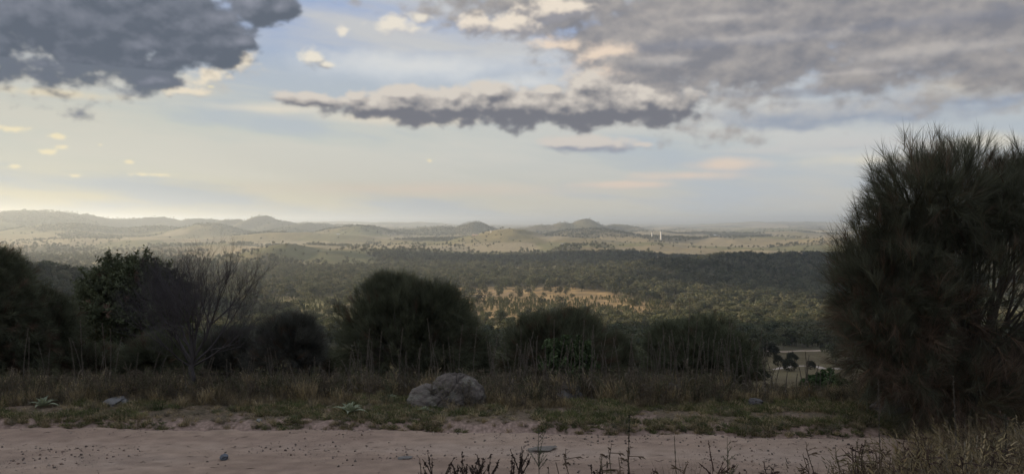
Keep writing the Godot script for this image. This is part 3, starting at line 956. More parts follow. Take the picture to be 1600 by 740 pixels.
func make_grass() -> void:
	var dry := [tuft(21, 34, 0.55, 0.10, 0.32, 0.007, 0.35, true), tuft(22, 28, 0.42, 0.14, 0.42, 0.006, 0.25, true), tuft(23, 40, 0.8, 0.07, 0.2, 0.008, 0.5)]
	var green := [tuft(31, 46, 1.0, 0.05, 0.13, 0.010, 0.5), tuft(32, 40, 0.8, 0.06, 0.18, 0.009, 0.4)]
	var weeds := [herb(41, 0.42, 4), herb(42, 0.34, 5), herb(43, 0.5, 3)]
	var tall := [tuft(51, 34, 0.42, 0.3, 0.85, 0.0042, 0.28, true), tuft(52, 38, 0.62, 0.25, 0.7, 0.004, 0.4, true)]
	rng.seed = 900
	var bins := {}
	var put := func(key: String, px: float, d: float, size: float, col: Color, spread: float) -> void:
		if not bins.has(key): bins[key] = [[], []]
		var x := (px - 800.0) / F * d
		bins[key][0].append(Transform3D(Basis(Vector3.UP, rf(0, TAU)).scaled_local(Vector3(size, size * spread, size)), Vector3(x, land(x, -d), -d)))
		var g := rf(0.65, 1.3)
		bins[key][1].append(tone(col, g))
	var straw := [Color(0.31, 0.245, 0.15), Color(0.25, 0.20, 0.13), Color(0.21, 0.18, 0.135), Color(0.37, 0.30, 0.19)]
	var leafy := [Color(0.12, 0.135, 0.055), Color(0.155, 0.15, 0.07), Color(0.10, 0.115, 0.055)]
	for k in 30000:
		var px := rf(-150.0, 1750.0)
		var d := rf(10.6, 16.6)
		var x := (px - 800.0) / F * d
		var e := road_far(x)
		if d < e + 0.12: continue
		var into := d - e
		var n := na.get_noise_2d(x * 42.0, d * 75.0)
		var n2 := nb.get_noise_2d(x * 40.0, d * 60.0)
		var lush := 0.25 * smoothstep(800.0, 900.0, px) + (0.35 if px > 520.0 and px < 690.0 else 0.0)
		if into < 2.3 and n + 0.5 * n2 + lush > 0.16 - 0.10 * (1.0 if into < 1.1 else 0.0):
			if rng.randf() < 0.85: put.call("g%d" % (rng.randi() % 2), px, d, rf(0.45, 1.05) * (0.75 if into < 0.4 else 1.0), leafy[rng.randi() % 3], 1.0)
			if rng.randf() < 0.45: put.call("d2", px, d, rf(0.6, 1.0), straw[rng.randi() % 4], 0.9)
		elif into < 1.3 and n < -0.05:
			if rng.randf() < 0.12: put.call("d2", px, d, rf(0.4, 0.8), straw[rng.randi() % 4], 1.0)
		elif (into > 0.9 or rng.randf() < 0.3) and (into < 2.0 or rng.randf() < 0.6):
			var big := smoothstep(0.8, 2.6, into)
			put.call("d%d" % (rng.randi() % 3), px, d, rf(0.6, 1.1) * (0.62 if px > 1140.0 and px < 1340.0 and into > 1.5 else 1.0) * lerpf(0.7, 1.2, big) * clampf(0.9 + 1.3 * n2, 0.5, 1.35), straw[rng.randi() % 4], rf(0.8, 1.2))
			if rng.randf() < 0.5 * big: put.call("w%d" % (rng.randi() % 3), px, d, rf(0.6, 1.25) * (0.6 if px > 1140.0 and px < 1340.0 else 1.0), [Color(0.12, 0.10, 0.075), Color(0.10, 0.10, 0.06), Color(0.15, 0.12, 0.09)][rng.randi() % 3], 1.0)
	# the near bank: tall grass at one side, a little along the bottom
	for k in 8000:
		var px := rf(900.0, 1900.0)
		var d := rf(4.2, 9.8)
		var x := (px - 800.0) / F * d
		var edge := lerpf(5.4, 9.6, smoothstep(1180.0, 1540.0, px)) + 0.5 * na.get_noise_2d(x * 60.0, d * 60.0)
		if d > edge: continue
		var t := rng.randf()
		put.call("t%d" % (rng.randi() % 2) if t < 0.5 else ("d%d" % (rng.randi() % 2)), px, d, rf(0.45, 1.15) * lerpf(1.0, 1.3, smoothstep(1250.0, 1500.0, px)), tone(straw[rng.randi() % 4], 0.78) if t < 0.6 else Color(0.12, 0.12, 0.06), rf(0.8, 1.1))
		if rng.randf() < 0.22: put.call("w%d" % (rng.randi() % 3), px, d, rf(0.9, 1.7), [Color(0.12, 0.085, 0.06), Color(0.075, 0.05, 0.042), Color(0.16, 0.13, 0.08)][rng.randi() % 3], 1.0)
	for k in 500:       # where the track runs out under the she-oak
		var px := rf(1430.0, 1900.0)
		var d := rf(8.5, 12.0)
		put.call("t%d" % (rng.randi() % 2), px, d, rf(0.5, 0.95), straw[rng.randi() % 4], rf(0.8, 1.1))
	for k in 700:
		var px := rf(-900.0, 900.0)
		put.call("d%d" % (rng.randi() % 3), px, rf(3.2, 6.2), rf(0.5, 0.9), straw[rng.randi() % 4], 1.0)
	var names := {"g": ["green_grass", "low green grass growing along the edge of the track"], "d": ["dry_grass", "dry straw coloured grass on the verge"], "w": ["weeds", "wiry brown weeds standing among the dry grass"], "t": ["tall_grass", "tall dry grass on the near bank"]}
	var sets := {"g": green, "d": dry, "w": weeds, "t": tall}
	for key in bins:
		var who: Array = names[key[0]]
		tag(copies(who[0], sets[key[0]][int(key.substr(1))], M.leaf, bins[key][0], bins[key][1]), who[1], "grass" if key[0] != "w" else "weeds", who[1], "stuff")
func make_gravel() -> void:
	var xf := []
	var cols := []
	rng.seed = 333
	for k in 9000:
		var x := rf(-9.0, 9.0)
		var d := rf(road_near(x) + 0.05, road_far(x) + 0.1)
		var n := na.get_noise_2d(x * 30.0 + 70.0, d * 60.0)
		if n < rf(-0.3, 0.25): continue
		var s := 0.004 + 0.014 * pow(rng.randf(), 4.0)
		xf.append(Transform3D(Basis(rdir(), rf(0, TAU)).scaled_local(Vector3(s * rf(0.8, 1.6), s, s)), Vector3(x, track_h(x, d) + s * 0.3, -d)))
		cols.append(tone([Color(0.30, 0.22, 0.18), Color(0.18, 0.15, 0.13), Color(0.40, 0.33, 0.28), Color(0.2, 0.16, 0.14)][rng.randi() % 4], rf(0.6, 1.2)))
	tag(copies("gravel", stone_mesh(3, 0.7, 0.4, 7, 5), M.leaf, xf, cols), "loose gravel scattered over the sandy track", "gravel", "", "stuff")
	# fallen twigs and leaf litter
	var twig := MB.new()
	twig.tube([Vector3(-0.5, 0, 0), Vector3(-0.1, 0.05, 0.06), Vector3(0.5, 0, 0)], [0.02, 0.03, 0.012], 4, Color(1, 1, 1))
	twig.tube([Vector3(-0.1, 0.05, 0.06), Vector3(0.2, 0.04, 0.3)], [0.02, 0.008], 3, Color(1, 1, 1))
	var tx := []
	var tc := []
	for k in 420:
		var x := rf(-8.5, 8.5)
		var t := pow(rng.randf(), 0.6)
		var d := lerpf(road_near(x), road_far(x) + 0.05, t)
		var s := rf(0.03, 0.12)
		tx.append(Transform3D(Basis(Vector3.UP, rf(0, TAU)).scaled_local(Vector3(s, s * 0.7, s)), Vector3(x, track_h(x, d) + 0.003, -d)))
		tc.append(tone(Color(0.07, 0.05, 0.04), rf(0.7, 2.0)))
	tag(copies("twig_litter", twig.mesh(), M.leaf, tx, tc), "dark twigs and dead leaves scattered on the track", "litter", "", "stuff")
func make_stalks() -> void:
	var kinds := []
	for v in 5:
		rng.seed = 700 + v
		var st := MB.new()
		var hd := MB.new()
		var lean := Vector3(rf(-0.2, 0.2), 0, rf(-0.12, 0.12))
		var p := []
		var r := []
		for k in 7:
			var t := k / 6.0
			p.append(Vector3(0, t, 0) + lean * t * t + Vector3(rf(-0.008, 0.008), 0, rf(-0.008, 0.008)))
			r.append(lerpf(0.0075, 0.004, t))
		p[0].y = -0.06
		st.tube(p, r, 5, Color(0.14, 0.12, 0.10))
		for k in 9:
			var t := rf(0.02, 0.4)
			var a := rf(0, TAU)
			st.blade(Vector3(0, t, 0), Vector3(cos(a), 0.2, sin(a)), Vector3(-sin(a), 0, cos(a)), rf(0.06, 0.15), 0.03, 1.0, 3, Color(0.12, 0.10, 0.075))
		for k in 120:     # seed capsules packed round the spike
			var t := rf(0.52, 1.0)
			var a := rf(0, TAU)
			var q := Vector3(0, t, 0) + lean * t * t
			var o := Vector3(cos(a), rf(0.2, 0.6), sin(a)).normalized()
			hd.blade(q, o, o.cross(Vector3.UP).normalized(), 0.019, 0.014, 0.0, 2, tone(Color(0.15, 0.125, 0.10), rf(0.5, 1.4)))
		kinds.append([st.mesh(), hd.mesh()])
	rng.seed = 7070
	var spots := []
	for q in [[20, 180, 12, 0.95], [180, 420, 30, 0.6], [420, 560, 22, 0.7], [540, 770, 36, 0.9], [770, 980, 58, 0.9], [980, 1200, 58, 0.9], [1200, 1330, 14, 0.6]]:
		for k in q[2]:
			spots.append([rf(q[0], q[1]), rf(12.9, 16.6), q[3] * rf(0.45, 1.15)])
	for q in [[675, 13.9, 1.2], [715, 14.6, 1.15], [738, 14.2, 1.1], [590, 14.5, 1.05], [570, 14.6, 1.1], [622, 14.2, 1.1], [1076, 14.8, 1.6], [1134, 14.4, 1.25], [1140, 14.1, 1.15], [1040, 14.4, 1.05], [1089, 14.0, 1.0], [865, 13.8, 1.15], [910, 14.2, 1.2], [125, 14.0, 1.2], [170, 13.9, 1.05], [1083, 14.9, 1.25], [1112, 14.0, 1.0], [1120, 14.2, 0.85], [1061, 14.2, 0.9], [1012, 14.0, 1.0], [1155, 14.3, 1.0], [820, 14.1, 1.0], [838, 14.3, 0.9], [930, 14.1, 1.1], [944, 14.0, 0.85]]:
		spots.append(q)
	for s in spots:
		var px: float = s[0]
		if px > 636 and px < 764 and s[1] < 13.5: continue
		var v := rng.randi() % 5
		var by := "the leafless tree"
		if px < 200: by = "the eucalypt sapling"
		elif px > 480 and px <= 780: by = "the tallest round bush and the boulder"
		elif px > 780 and px <= 985: by = "the leafy green shrub"
		elif px > 985 and px <= 1200: by = "the low round bush"
		elif px > 1200: by = "the gap with the dirt roads"
		var o := thing("dry_stalk", on(px, s[1]), rf(0, TAU), "dry brown mullein stalk in the weeds by " + by, "weed stalk", "dry stalks by " + by)
		o.scale = Vector3(1.0, s[2] * 1.12 + 0.1, 1.0)
		obj("stem", kinds[v][0], M.leaf, o)
		obj("seed_head", kinds[v][1], M.leaf, o).set_meta("kind", "stuff")
func make_rosette(px: float, d: float, size: float, label: String, sd: int) -> void:
	rng.seed = sd
	var p := on(px, d, -0.01)
	var o := thing("mullein_rosette", p, 0.0, label, "plant", "mullein rosettes on the verge")
	for k in 17:
		var t := k / 16.0
		var lm := MB.new()
		var ln := rf(0.85, 1.1)
		for s in 7:        # a broad leaf, folded along its rib
			var u := s / 6.0
			var w := 0.17 * sin(PI * pow(u, 0.75)) * (1.0 - 0.2 * u) + 0.015
			var c := Vector3(u * ln, 0.16 * sin(u * 2.2) - 0.30 * u * u * u * (1.0 - t), 0)
			for e in 3:
				lm.v.append(c + Vector3(0, absf(e - 1.0) * 0.05, (e - 1.0) * w))
				lm.c.append(tone(Color(0.26, 0.285, 0.20), 0.8 + 0.4 * rng.randf()))
			if s < 6:
				for e in 2:
					var i := s * 3 + e
					lm.ix.append(i); lm.ix.append(i + 3); lm.ix.append(i + 4)
					lm.ix.append(i); lm.ix.append(i + 4); lm.ix.append(i + 1)
		var leaf := obj("leaf", lm.mesh(), M.leaf, o)
		leaf.rotation = Vector3(0, k * 2.4, 0)
		leaf.rotate_object_local(Vector3(0, 0, 1), lerpf(0.25, 1.25, t))
		leaf.scale = Vector3.ONE * size * lerpf(1.0, 0.62, t)
func make_near_plants() -> void:
	# the dark seed spikes of docks and the wiry herbs on the near bank
	var spike := func(root: Node3D, p: Vector3, dir: Vector3, len_: float, thick: float, col: Color) -> void:
		var st := MB.new()
		var hd := MB.new()
		var e := p + dir * len_
		var mid := p.lerp(e, 0.5) + rdir() * len_ * 0.03
		st.tube([p, mid, e], [0.005, 0.004, 0.002], 5, tone(col, 1.2))
		for k in int(len_ * 330.0):
			var t := rf(0.22, 1.0)
			var q := p.lerp(mid, t * 2.0) if t < 0.5 else mid.lerp(e, t * 2.0 - 1.0)
			if sin(t * 70.0 * len_) < -0.2: continue
			hd.blade(q, (rdir() + dir * 0.5).normalized(), rdir(), thick * rf(0.7, 1.3), thick * 0.75, 0.2, 2, tone(col, rf(0.6, 1.5)))
		obj("stem", st.mesh(), M.leaf, root)
		obj("seed_head", hd.mesh(), M.leaf, root).set_meta("kind", "stuff")
	var dark := Color(0.05, 0.036, 0.032)
	rng.seed = 81
	for q in [[680, 6.2, 712, 3, "dark dock with a short clump of seed spikes, standing by itself"], [730, 6.0, 707, 6, "bushy dark dock with many branching seed spikes"], [757, 6.1, 708, 4, "dark dock with forked seed spikes beside the bushy one"], [805, 5.9, 704, 4, "dark dock leaning beside the pale wiry herb"], [870, 6.0, 733, 1, "dark broken stub of a dock stem"], [957, 5.9, 722, 1, "thin dark dock stem next to the tallest dark spike"], [940, 5.8, 730, 3, "low tangle of dark dock seed spikes under the grass clump"]]:
		var b := on(q[0], q[1], -0.02)
		var root := thing("dock_plant", b, 0.0, q[4], "plant", "dock plants on the near bank")
		var tall: float = top_y(q[2], q[1]) - b.y
		for k in q[3]:
			var dir := Vector3(rf(-0.16, 0.16), 1, rf(-0.1, 0.1)).normalized()
			spike.call(root, Vector3(rf(-0.04, 0.04), 0, rf(-0.04, 0.04)), dir, tall * (1.0 if k == 0 else rf(0.72, 1.0)), 0.014, dark)
			for w in (3 if q[3] > 1 else 0):
				var side := (dir + Vector3(rf(-0.5, 0.5), 0, rf(-0.3, 0.3))).normalized()
				spike.call(root, dir * tall * rf(0.55, 0.8), side, tall * rf(0.15, 0.27), 0.017, dark)
	var b0 := on(992, 5.9, -0.02)
	var one := thing("seed_spike", b0, 0.0, "tallest dark seed spike standing against the track", "plant")
	spike.call(one, Vector3.ZERO, Vector3(-0.035, 1, 0).normalized(), top_y(650, 5.9) - b0.y, 0.017, Color(0.04, 0.042, 0.03))
	var b1 := on(1057, 6.2, -0.02)
	var two := thing("seed_spike", b1, 0.0, "slender seed spike rising out of the dark grass clump", "plant")
	spike.call(two, Vector3.ZERO, Vector3(-0.01, 1, 0).normalized(), top_y(682, 6.2) - b1.y, 0.009, Color(0.09, 0.075, 0.05))
	for q in [[841, 6.0, 664, 501, Color(0.12, 0.12, 0.085), "pale wiry herb with fine branches in front of the track"], [1138, 6.0, 684, 502, Color(0.10, 0.095, 0.06), "wiry branching herb beside dark red seed sprays"]]:
		rng.seed = q[3]
		var b := on(q[0], q[1], -0.02)
		var root := thing("wiry_herb", b, 0.0, q[5], "plant", "wiry herbs on the near bank")
		var tall: float = top_y(q[2], q[1]) - b.y
		var st := MB.new()
		var lf := MB.new()
		st.tube([Vector3.ZERO, Vector3(0.01, tall * 0.5, 0), Vector3(0, tall, 0.01)], [0.006, 0.004, 0.0015], 5, q[4])
		for k in 26:
			var t := rf(0.3, 0.95)
			var a := rf(0, TAU)
			var dir := Vector3(cos(a) * 0.75, 1.0, sin(a) * 0.75).normalized()
			var p := Vector3(0.01, tall * t, 0)
			var e := p + dir * tall * rf(0.10, 0.28) * (1.25 - t)
			st.tube([p, p.lerp(e, 0.5) + rdir() * 0.006, e], [0.003, 0.002, 0.001], 3, q[4])
			for w in 12:
				lf.blade(p.lerp(e, rf(0.3, 1.0)), (dir + rdir() * 0.9).normalized(), rdir(), rf(0.012, 0.03), 0.005, 0.1, 2, tone(q[4], rf(0.8, 1.7)))
		obj("stem", st.mesh(), M.leaf, root)
		obj("foliage", lf.mesh(), M.leaf, root)
	rng.seed = 83
	for q in [[1118, 6.0, 700, "dark red seed sprays of a dock beside the wiry herb"], [1160, 6.05, 726, "low dark seed sprays bending under the wiry herb"], [1345, 6.6, 690, "arching dark seed spray in the dry grass by the she-oak"], [1440, 6.6, 690, "rusty seed sprays standing in the dry grass by the she-oak"]]:
		var b := on(q[0], q[1], -0.02)
		var root := thing("dock_plant", b, 0.0, q[3], "plant", "dock plants on the near bank")
		var tall: float = top_y(q[2], q[1]) - b.y
		spike.call(root, Vector3.ZERO, Vector3(rf(-0.1, 0.1), 1, 0).normalized(), tall * 0.8, 0.008, Color(0.06, 0.035, 0.03))
		for k in 9:
			var side := Vector3(rf(-0.8, 0.8), 0.7, rf(-0.4, 0.4)).normalized()
			spike.call(root, Vector3(0, tall * rf(0.5, 0.78), 0), side, tall * rf(0.15, 0.3), 0.013, Color(0.065, 0.036, 0.03))
	# a dense clump of wiry grass
	var gb := on(1075, 6.1, -0.02)
	var g := thing("grass_clump", gb, 0.0, "dense dark wiry grass clump at the bottom edge", "grass clump")
	var t2 := tuft(87, 420, 0.62, 0.25, 0.62, 0.0045, 0.2)
	var n := obj("blades", t2, M.clump, g)
	n.scale = Vector3(1.5, 1.38, 1.1)
	rng.seed = 85
	for q in [[1496, 8.6, 588, "tall pale seed spike in front of the big she-oak"], [1572, 6.9, 648, "thick dark thistle stalk in the grass at the picture's edge"], [1380, 9.0, 592, "thin pale seed spike in front of the big she-oak's lower twigs"]]:
		var b := on(q[0], q[1], -0.02)
		var root := thing("seed_spike", b, 0.0, q[3], "plant")
		spike.call(root, Vector3.ZERO, Vector3(rf(-0.06, 0.06), 1, 0).normalized(), top_y(q[2], q[1]) - b.y, 0.018, Color(0.11, 0.095, 0.08) if q[0] < 1550 else Color(0.06, 0.055, 0.045))

func make_materials() -> void:
	M.ground = mat()
	M.ground.albedo_texture = ntex(0.03, 5, Color(0.55, 0.55, 0.55), Color(1, 1, 1), 3, 1024)
	M.ground.uv1_triplanar = true
	M.ground.uv1_world_triplanar = true
	M.ground.uv1_scale = Vector3.ONE * 0.45
	M.track = mat()
	M.track.albedo_texture = ntex(0.12, 5, Color(0.6, 0.58, 0.57), Color(1, 1, 1), 5, 1024)
	M.track.uv1_triplanar = true
	M.track.uv1_world_triplanar = true
	M.track.uv1_scale = Vector3.ONE * 0.9
	M.track.heightmap_enabled = true
	M.track.heightmap_scale = 0.9
	M.track.heightmap_texture = ntex(0.14, 4, Color(0, 0, 0), Color(1, 1, 1), 6, 1024)
	M.road = mat()
	M.speck = ntex(0.09, 5, Color(0.5, 0.5, 0.5), Color(1, 1, 1), 8, 512)
	M.rock = mat(0.95)
	M.rock.albedo_texture = M.speck
	M.rock.uv1_triplanar = true
	M.rock.uv1_scale = Vector3.ONE * 2.2
	M.rock.heightmap_enabled = true
	M.rock.heightmap_scale = 0.8
	M.rock.heightmap_texture = M.speck
	M.bark = mat(0.95)
	M.leaf = mat(0.85)
	M.leaf.backlight_enabled = true
	M.leaf.backlight = Color(0.78, 0.78, 0.7)
	M.cloud = mat(1.0)
	M.cloud.vertex_color_use_as_albedo = false
	M.cloud.albedo_color = Color(0.8, 0.8, 0.8).linear_to_srgb()
	for q in [["gum_a", Color(0.090, 0.096, 0.054)], ["gum_b", Color(0.120, 0.118, 0.072)], ["gum_c", Color(0.075, 0.085, 0.052)], ["young", Color(0.125, 0.13, 0.068)], ["clump", Color(0.08, 0.075, 0.045)]]:
		var m := mat(0.85)
		m.albedo_color = (q[1] as Color).linear_to_srgb()
		m.backlight_enabled = true
		m.backlight = Color(0.6, 0.6, 0.5)
		M[q[0]] = m
func building(px: float, d: float, size: Vector3, turn: float, wall: Color, roof: Color, label: String, category: String) -> void:
	var root := thing("farm_building", on(px, d, -0.5), turn, label, category, "farm buildings in the valley")
	var w := MB.new()
	var x := size.x / 2
	var z := size.z / 2
	var y := size.y
	var rise := y * 0.55
	w.quad(Vector3(-x, 0, z), Vector3(x, 0, z), Vector3(x, y, z), Vector3(-x, y, z), wall)
	w.quad(Vector3(-x, 0, -z), Vector3(x, 0, -z), Vector3(x, y, -z), Vector3(-x, y, -z), wall)
	for s in [-1.0, 1.0]:
		w.quad(Vector3(x * s, 0, -z), Vector3(x * s, 0, z), Vector3(x * s, y, z), Vector3(x * s, y, -z), wall)
		w.tri(Vector3(x * s, y, -z), Vector3(x * s, y, z), Vector3(x * s, y + rise, 0), wall)
	obj("wall", w.mesh(), M.road, root)
	var r := MB.new()
	for s in [-1.0, 1.0]:
		r.quad(Vector3(-x * 1.06, y - 0.3, z * 1.1 * s), Vector3(x * 1.06, y - 0.3, z * 1.1 * s), Vector3(x * 1.06, y + rise + 0.1, 0), Vector3(-x * 1.06, y + rise + 0.1, 0), roof)
	obj("roof", r.mesh(), M.road, root)
	var dr := MB.new()
	dr.quad(Vector3(-1.4, 0, z + 0.05), Vector3(1.4, 0, z + 0.05), Vector3(1.4, y * 0.75, z + 0.05), Vector3(-1.4, y * 0.75, z + 0.05), Color(0.12, 0.11, 0.10))
	obj("door", dr.mesh(), M.road, root)
func tower(px: float, d: float, top_py: float, r: float, label: String) -> void:
	var b := on(px, d, -1.0)
	var root := thing("white_tower", b, 0.0, label, "tower", "white towers on the far plain")
	var h := top_y(top_py, d) - b.y
	var s := MB.new()
	s.tube([Vector3.ZERO, Vector3(0, h * 0.5, 0), Vector3(0, h * 0.93, 0)], [r, r * 0.92, r * 0.88], 20, Color(0.72, 0.70, 0.66))
	obj("shaft", s.mesh(), M.road, root)
	var c := MB.new()
	c.tube([Vector3(0, h * 0.9, 0), Vector3(0, h * 0.91, 0), Vector3(0, h * 0.98, 0), Vector3(0, h, 0)], [r * 0.9, r * 1.06, r * 1.06, r * 0.05], 20, Color(0.76, 0.74, 0.70))
	obj("cap", c.mesh(), M.road, root)
func shrub_spot(px: float, d: float, wide: float, tall: float, label: String, m: Mesh, col: Color, sd: int) -> void:
	rng.seed = sd
	var root := thing("slope_shrub", on(px, d, -0.05), 0.0, label, "shrub", "shrubs on the slope below")
	var tr := MB.new()
	for k in 4:
		limb(tr, Vector3.ZERO, Vector3(rf(-0.3, 0.3) * wide, tall * 0.4, rf(-0.3, 0.3) * wide), 0.09, 0.03, 0.1, Color(0.09, 0.08, 0.065), 4, 3)
	obj("trunk", tr.mesh(), M.bark, root)
	var xf := []
	var cols := []
	for k in 420:
		var u := rdir()
		u.y = absf(u.y) if rng.randf() < 0.75 else u.y * 0.6
		var p := Vector3(u.x * wide * 0.5, tall * 0.36 + u.y * tall * 0.42, u.z * wide * 0.5) * (1.0 + 0.3 * na.get_noise_3dv(u * 90.0 + Vector3(sd, 0, 0))) * rf(0.75, 1.0)
		xf.append(Transform3D(basis_y((u + rdir() * 0.5).normalized(), rf(0, TAU), rf(0.3, 0.55) * minf(wide, tall) * 0.5), p))
		cols.append(tone(col, rf(0.6, 1.35)))
	copies("crown", m, M.leaf, xf, cols, root).set_meta("kind", "stuff")

func _ready() -> void:
	# camera
	var cam := Camera3D.new()
	cam.name = "camera"
	cam.position = Vector3(0, EYE, 0)
	cam.rotation.x = -atan((370.0 - LEVEL) / F)
	cam.fov = rad_to_deg(2.0 * atan(370.0 / F))
	cam.near = 0.1
	cam.far = 90000.0
	add_child(cam)
	cam.current = true
	# noise
	na.seed = 11; na.frequency = 0.01; na.fractal_octaves = 4
	nb.seed = 23; nb.frequency = 0.03; nb.fractal_octaves = 3
	nsky.seed = 37; nsky.frequency = 0.02; nsky.fractal_octaves = 6; nsky.fractal_gain = 0.57
	npuff.seed = 41; npuff.frequency = 0.03; npuff.noise_type = FastNoiseLite.TYPE_CELLULAR; npuff.fractal_octaves = 3
	npuff.cellular_return_type = FastNoiseLite.RETURN_DISTANCE
	paddock.seed = 53; paddock.noise_type = FastNoiseLite.TYPE_CELLULAR; paddock.cellular_return_type = FastNoiseLite.RETURN_CELL_VALUE
	paddock.frequency = 0.0022; paddock.fractal_type = FastNoiseLite.FRACTAL_NONE; paddock.cellular_jitter = 0.8
	cells.resize(400 * 185)
	# sky, sun, air
	var e := Environment.new()
	e.background_mode = Environment.BG_SKY
	var sm := PanoramaSkyMaterial.new()
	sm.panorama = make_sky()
	var sky := Sky.new()
	sky.sky_material = sm
	e.sky = sky
	e.background_energy_multiplier = 0.66
	e.tonemap_mode = Environment.TONE_MAPPER_LINEAR
	e.tonemap_exposure = 1.75
	e.volumetric_fog_enabled = true
	e.volumetric_fog_density = 0.000062
	e.volumetric_fog_albedo = Color(0.90, 0.95, 1.0)
	e.volumetric_fog_anisotropy = 0.52
	e.volumetric_fog_length = 40000.0
	e.sdfgi_enabled = true
	e.ssao_enabled = true
	e.ssil_enabled = true
	var we := WorldEnvironment.new()
	we.name = "air"
	we.environment = e
	add_child(we)
	var sun := DirectionalLight3D.new()
	sun.name = "sun"
	sun.light_color = Color(1.0, 0.905, 0.76)
	sun.light_energy = 1.6
	sun.light_angular_distance = 0.5
	sun.shadow_enabled = true
	sun.rotation_degrees = Vector3(-SUN_EL, 180.0 - SUN_AZ, 0)
	add_child(sun)
	print("sky done ", Time.get_ticks_msec())
	# the land
	make_profile()
	make_materials()
	for q in [[65, 330, 8900, 62, 1110], [10, 338, 9200, 110, 1480], [195, 341, 11100, 40, 1330], [248, 338, 11100, 15, 1110], [311, 340, 11500, 18, 1110], [362, 344, 10500, 16, 960], [411, 341, 10500, 16, 960], [440, 349, 10400, 20, 960],
			[485, 348, 10000, 22, 1040], [100, 349, 7100, 60, 670], [-40, 346, 7300, 60, 670], [240, 353, 7800, 45, 520], [330, 353, 7800, 36, 520], [560, 357, 7800, 50, 590], [440, 362, 6300, 63, 440], [545, 351, 12200, 46, 1110], [640, 347, 21000, 60, 2500], [520, 347, 23000, 80, 2500], [743, 350, 9200, 22, 670], [690, 357, 9300, 50, 670], [915, 345, 9800, 22, 670], [880, 350, 9700, 18, 670], [850, 354, 9800, 30, 670],
			[966, 349, 10200, 28, 670], [1175, 348, 22000, 46, 2500], [1250, 346, 23000, 40, 2500], [1320, 347, 24000, 50, 2500], [1450, 345, 24000, 70, 2500], [1600, 343, 24000, 90, 2500], [-150, 335, 10400, 110, 1330], [-330, 328, 10400, 100, 1330],
			[70, 379, 5000, 48, 520], [802, 361, 5600, 46, 600], [872, 372, 5300, 52, 560], [750, 372, 5900, 34, 420], [768, 372, 6300, 40, 500], [925, 362, 7000, 42, 520], [620, 377, 7600, 80, 600], [437, 383, 3000, 42, 280], [510, 392, 3080, 48, 240], [580, 402, 3100, 50, 240],
			[1165, 403, 2240, 60, 250], [1270, 402, 2280, 90, 260], [1400, 401, 2300, 120, 280], [1070, 412, 2080, 70, 220], [985, 428, 1900, 60, 200], [1060, 386, 4600, 110, 350], [1230, 390, 4000, 110, 320], [40, 428, 1050, 90, 190], [-120, 420, 1050, 110, 200]]:
		hill(q[0], q[1], q[2], q[3], q[4])
	make_ground()
	make_track()
	print("land done ", Time.get_ticks_msec())
	strip("dirt_road", [on(1090, 432), on(1170, 428), on(1215, 425), on(1255, 422), on(1300, 428), on(1360, 440)], 4.2, 0.25, Vector3(0.34, 0.265, 0.21), M.road)
	strip("dirt_road", [on(1205, 300), on(1238, 318), on(1268, 322), on(1290, 304), on(1318, 286)], 3.0, 0.22, Vector3(0.34, 0.29, 0.25), M.road)
	strip("dirt_road", [on(975, 262), on(986, 280), on(992, 320), on(1000, 350)], 3.0, 0.22, Vector3(0.45, 0.38, 0.32), M.road)
	strip("dirt_road", [on(1040, 1330), on(1075, 1338), on(1108, 1335)], 9.0, 0.5, Vector3(0.42, 0.36, 0.30), M.road)
	strip("dirt_road", [on(700, 1520), on(760, 1500), on(800, 1560), on(770, 1620), on(815, 1700)], 5.0, 0.4, Vector3(0.42, 0.30, 0.19), M.road)
	make_cloud(Vector3(100, 0, -200), Vector3(950, 60, 560), 2)
	make_cloud(Vector3(930, -110, -1700), Vector3(560, 60, 560), 4)
	make_cloud(Vector3(120, -110, -3000), Vector3(700, 60, 300), 6)
	make_cloud(Vector3(-720, -110, -1000), Vector3(380, 60, 320), 7)
	make_boulder()
	rock("rock", 178, 12.5, Vector3(0.26, 0.09, 0.2), Color(0.24, 0.235, 0.23), 11, "low pale rock in the grass below the leafless tree", "rock", "rocks in the verge")
	rock("rock", 42, 14.0, Vector3(0.34, 0.2, 0.25), Color(0.22, 0.21, 0.20), 12, "grey slab of rock behind the pale mullein at the picture's edge", "rock", "rocks in the verge")
	rock("rock", 885, 13.4, Vector3(0.40, 0.2, 0.3), Color(0.13, 0.12, 0.11), 13, "weathered rock half hidden by stalks near the leafy shrub", "rock", "rocks in the verge")
	rock("rock", 1050, 13.6, Vector3(0.40, 0.21, 0.3), Color(0.17, 0.16, 0.155), 14, "low grey rock under the low round bush", "rock", "rocks in the verge")
	rock("rock", 455, 14.5, Vector3(0.16, 0.15, 0.15), Color(0.22, 0.22, 0.21), 15, "small upright grey rock in the dry weeds", "rock", "rocks in the verge")
	rock("rock", 408, 13.0, Vector3(0.10, 0.06, 0.09), Color(0.34, 0.33, 0.31), 16, "small pale rock in the weeds between leafless tree and boulder", "rock", "rocks in the verge")
	rock("rock", 240, 13.8, Vector3(0.5, 0.10, 0.2), Color(0.42, 0.37, 0.32), 17, "long pale flat rock behind the leafless tree's stem", "rock", "rocks in the verge")
	rock("rock", 1182, 12.4, Vector3(0.14, 0.09, 0.12), Color(0.12, 0.11, 0.11), 18, "small dark rock in the green grass", "rock", "rocks in the verge")
	rock("rock", 1395, 11.9, Vector3(0.3, 0.16, 0.2), Color(0.32, 0.29, 0.28), 19, "pinkish rock at the foot of the big she-oak", "rock", "rocks in the verge")
	rock("stone", 347, 9.7, Vector3(0.055, 0.05, 0.05), Color(0.20, 0.22, 0.26), 21, "small bluish stone lying alone on the track", "stone", "stones on the track", 0.2)
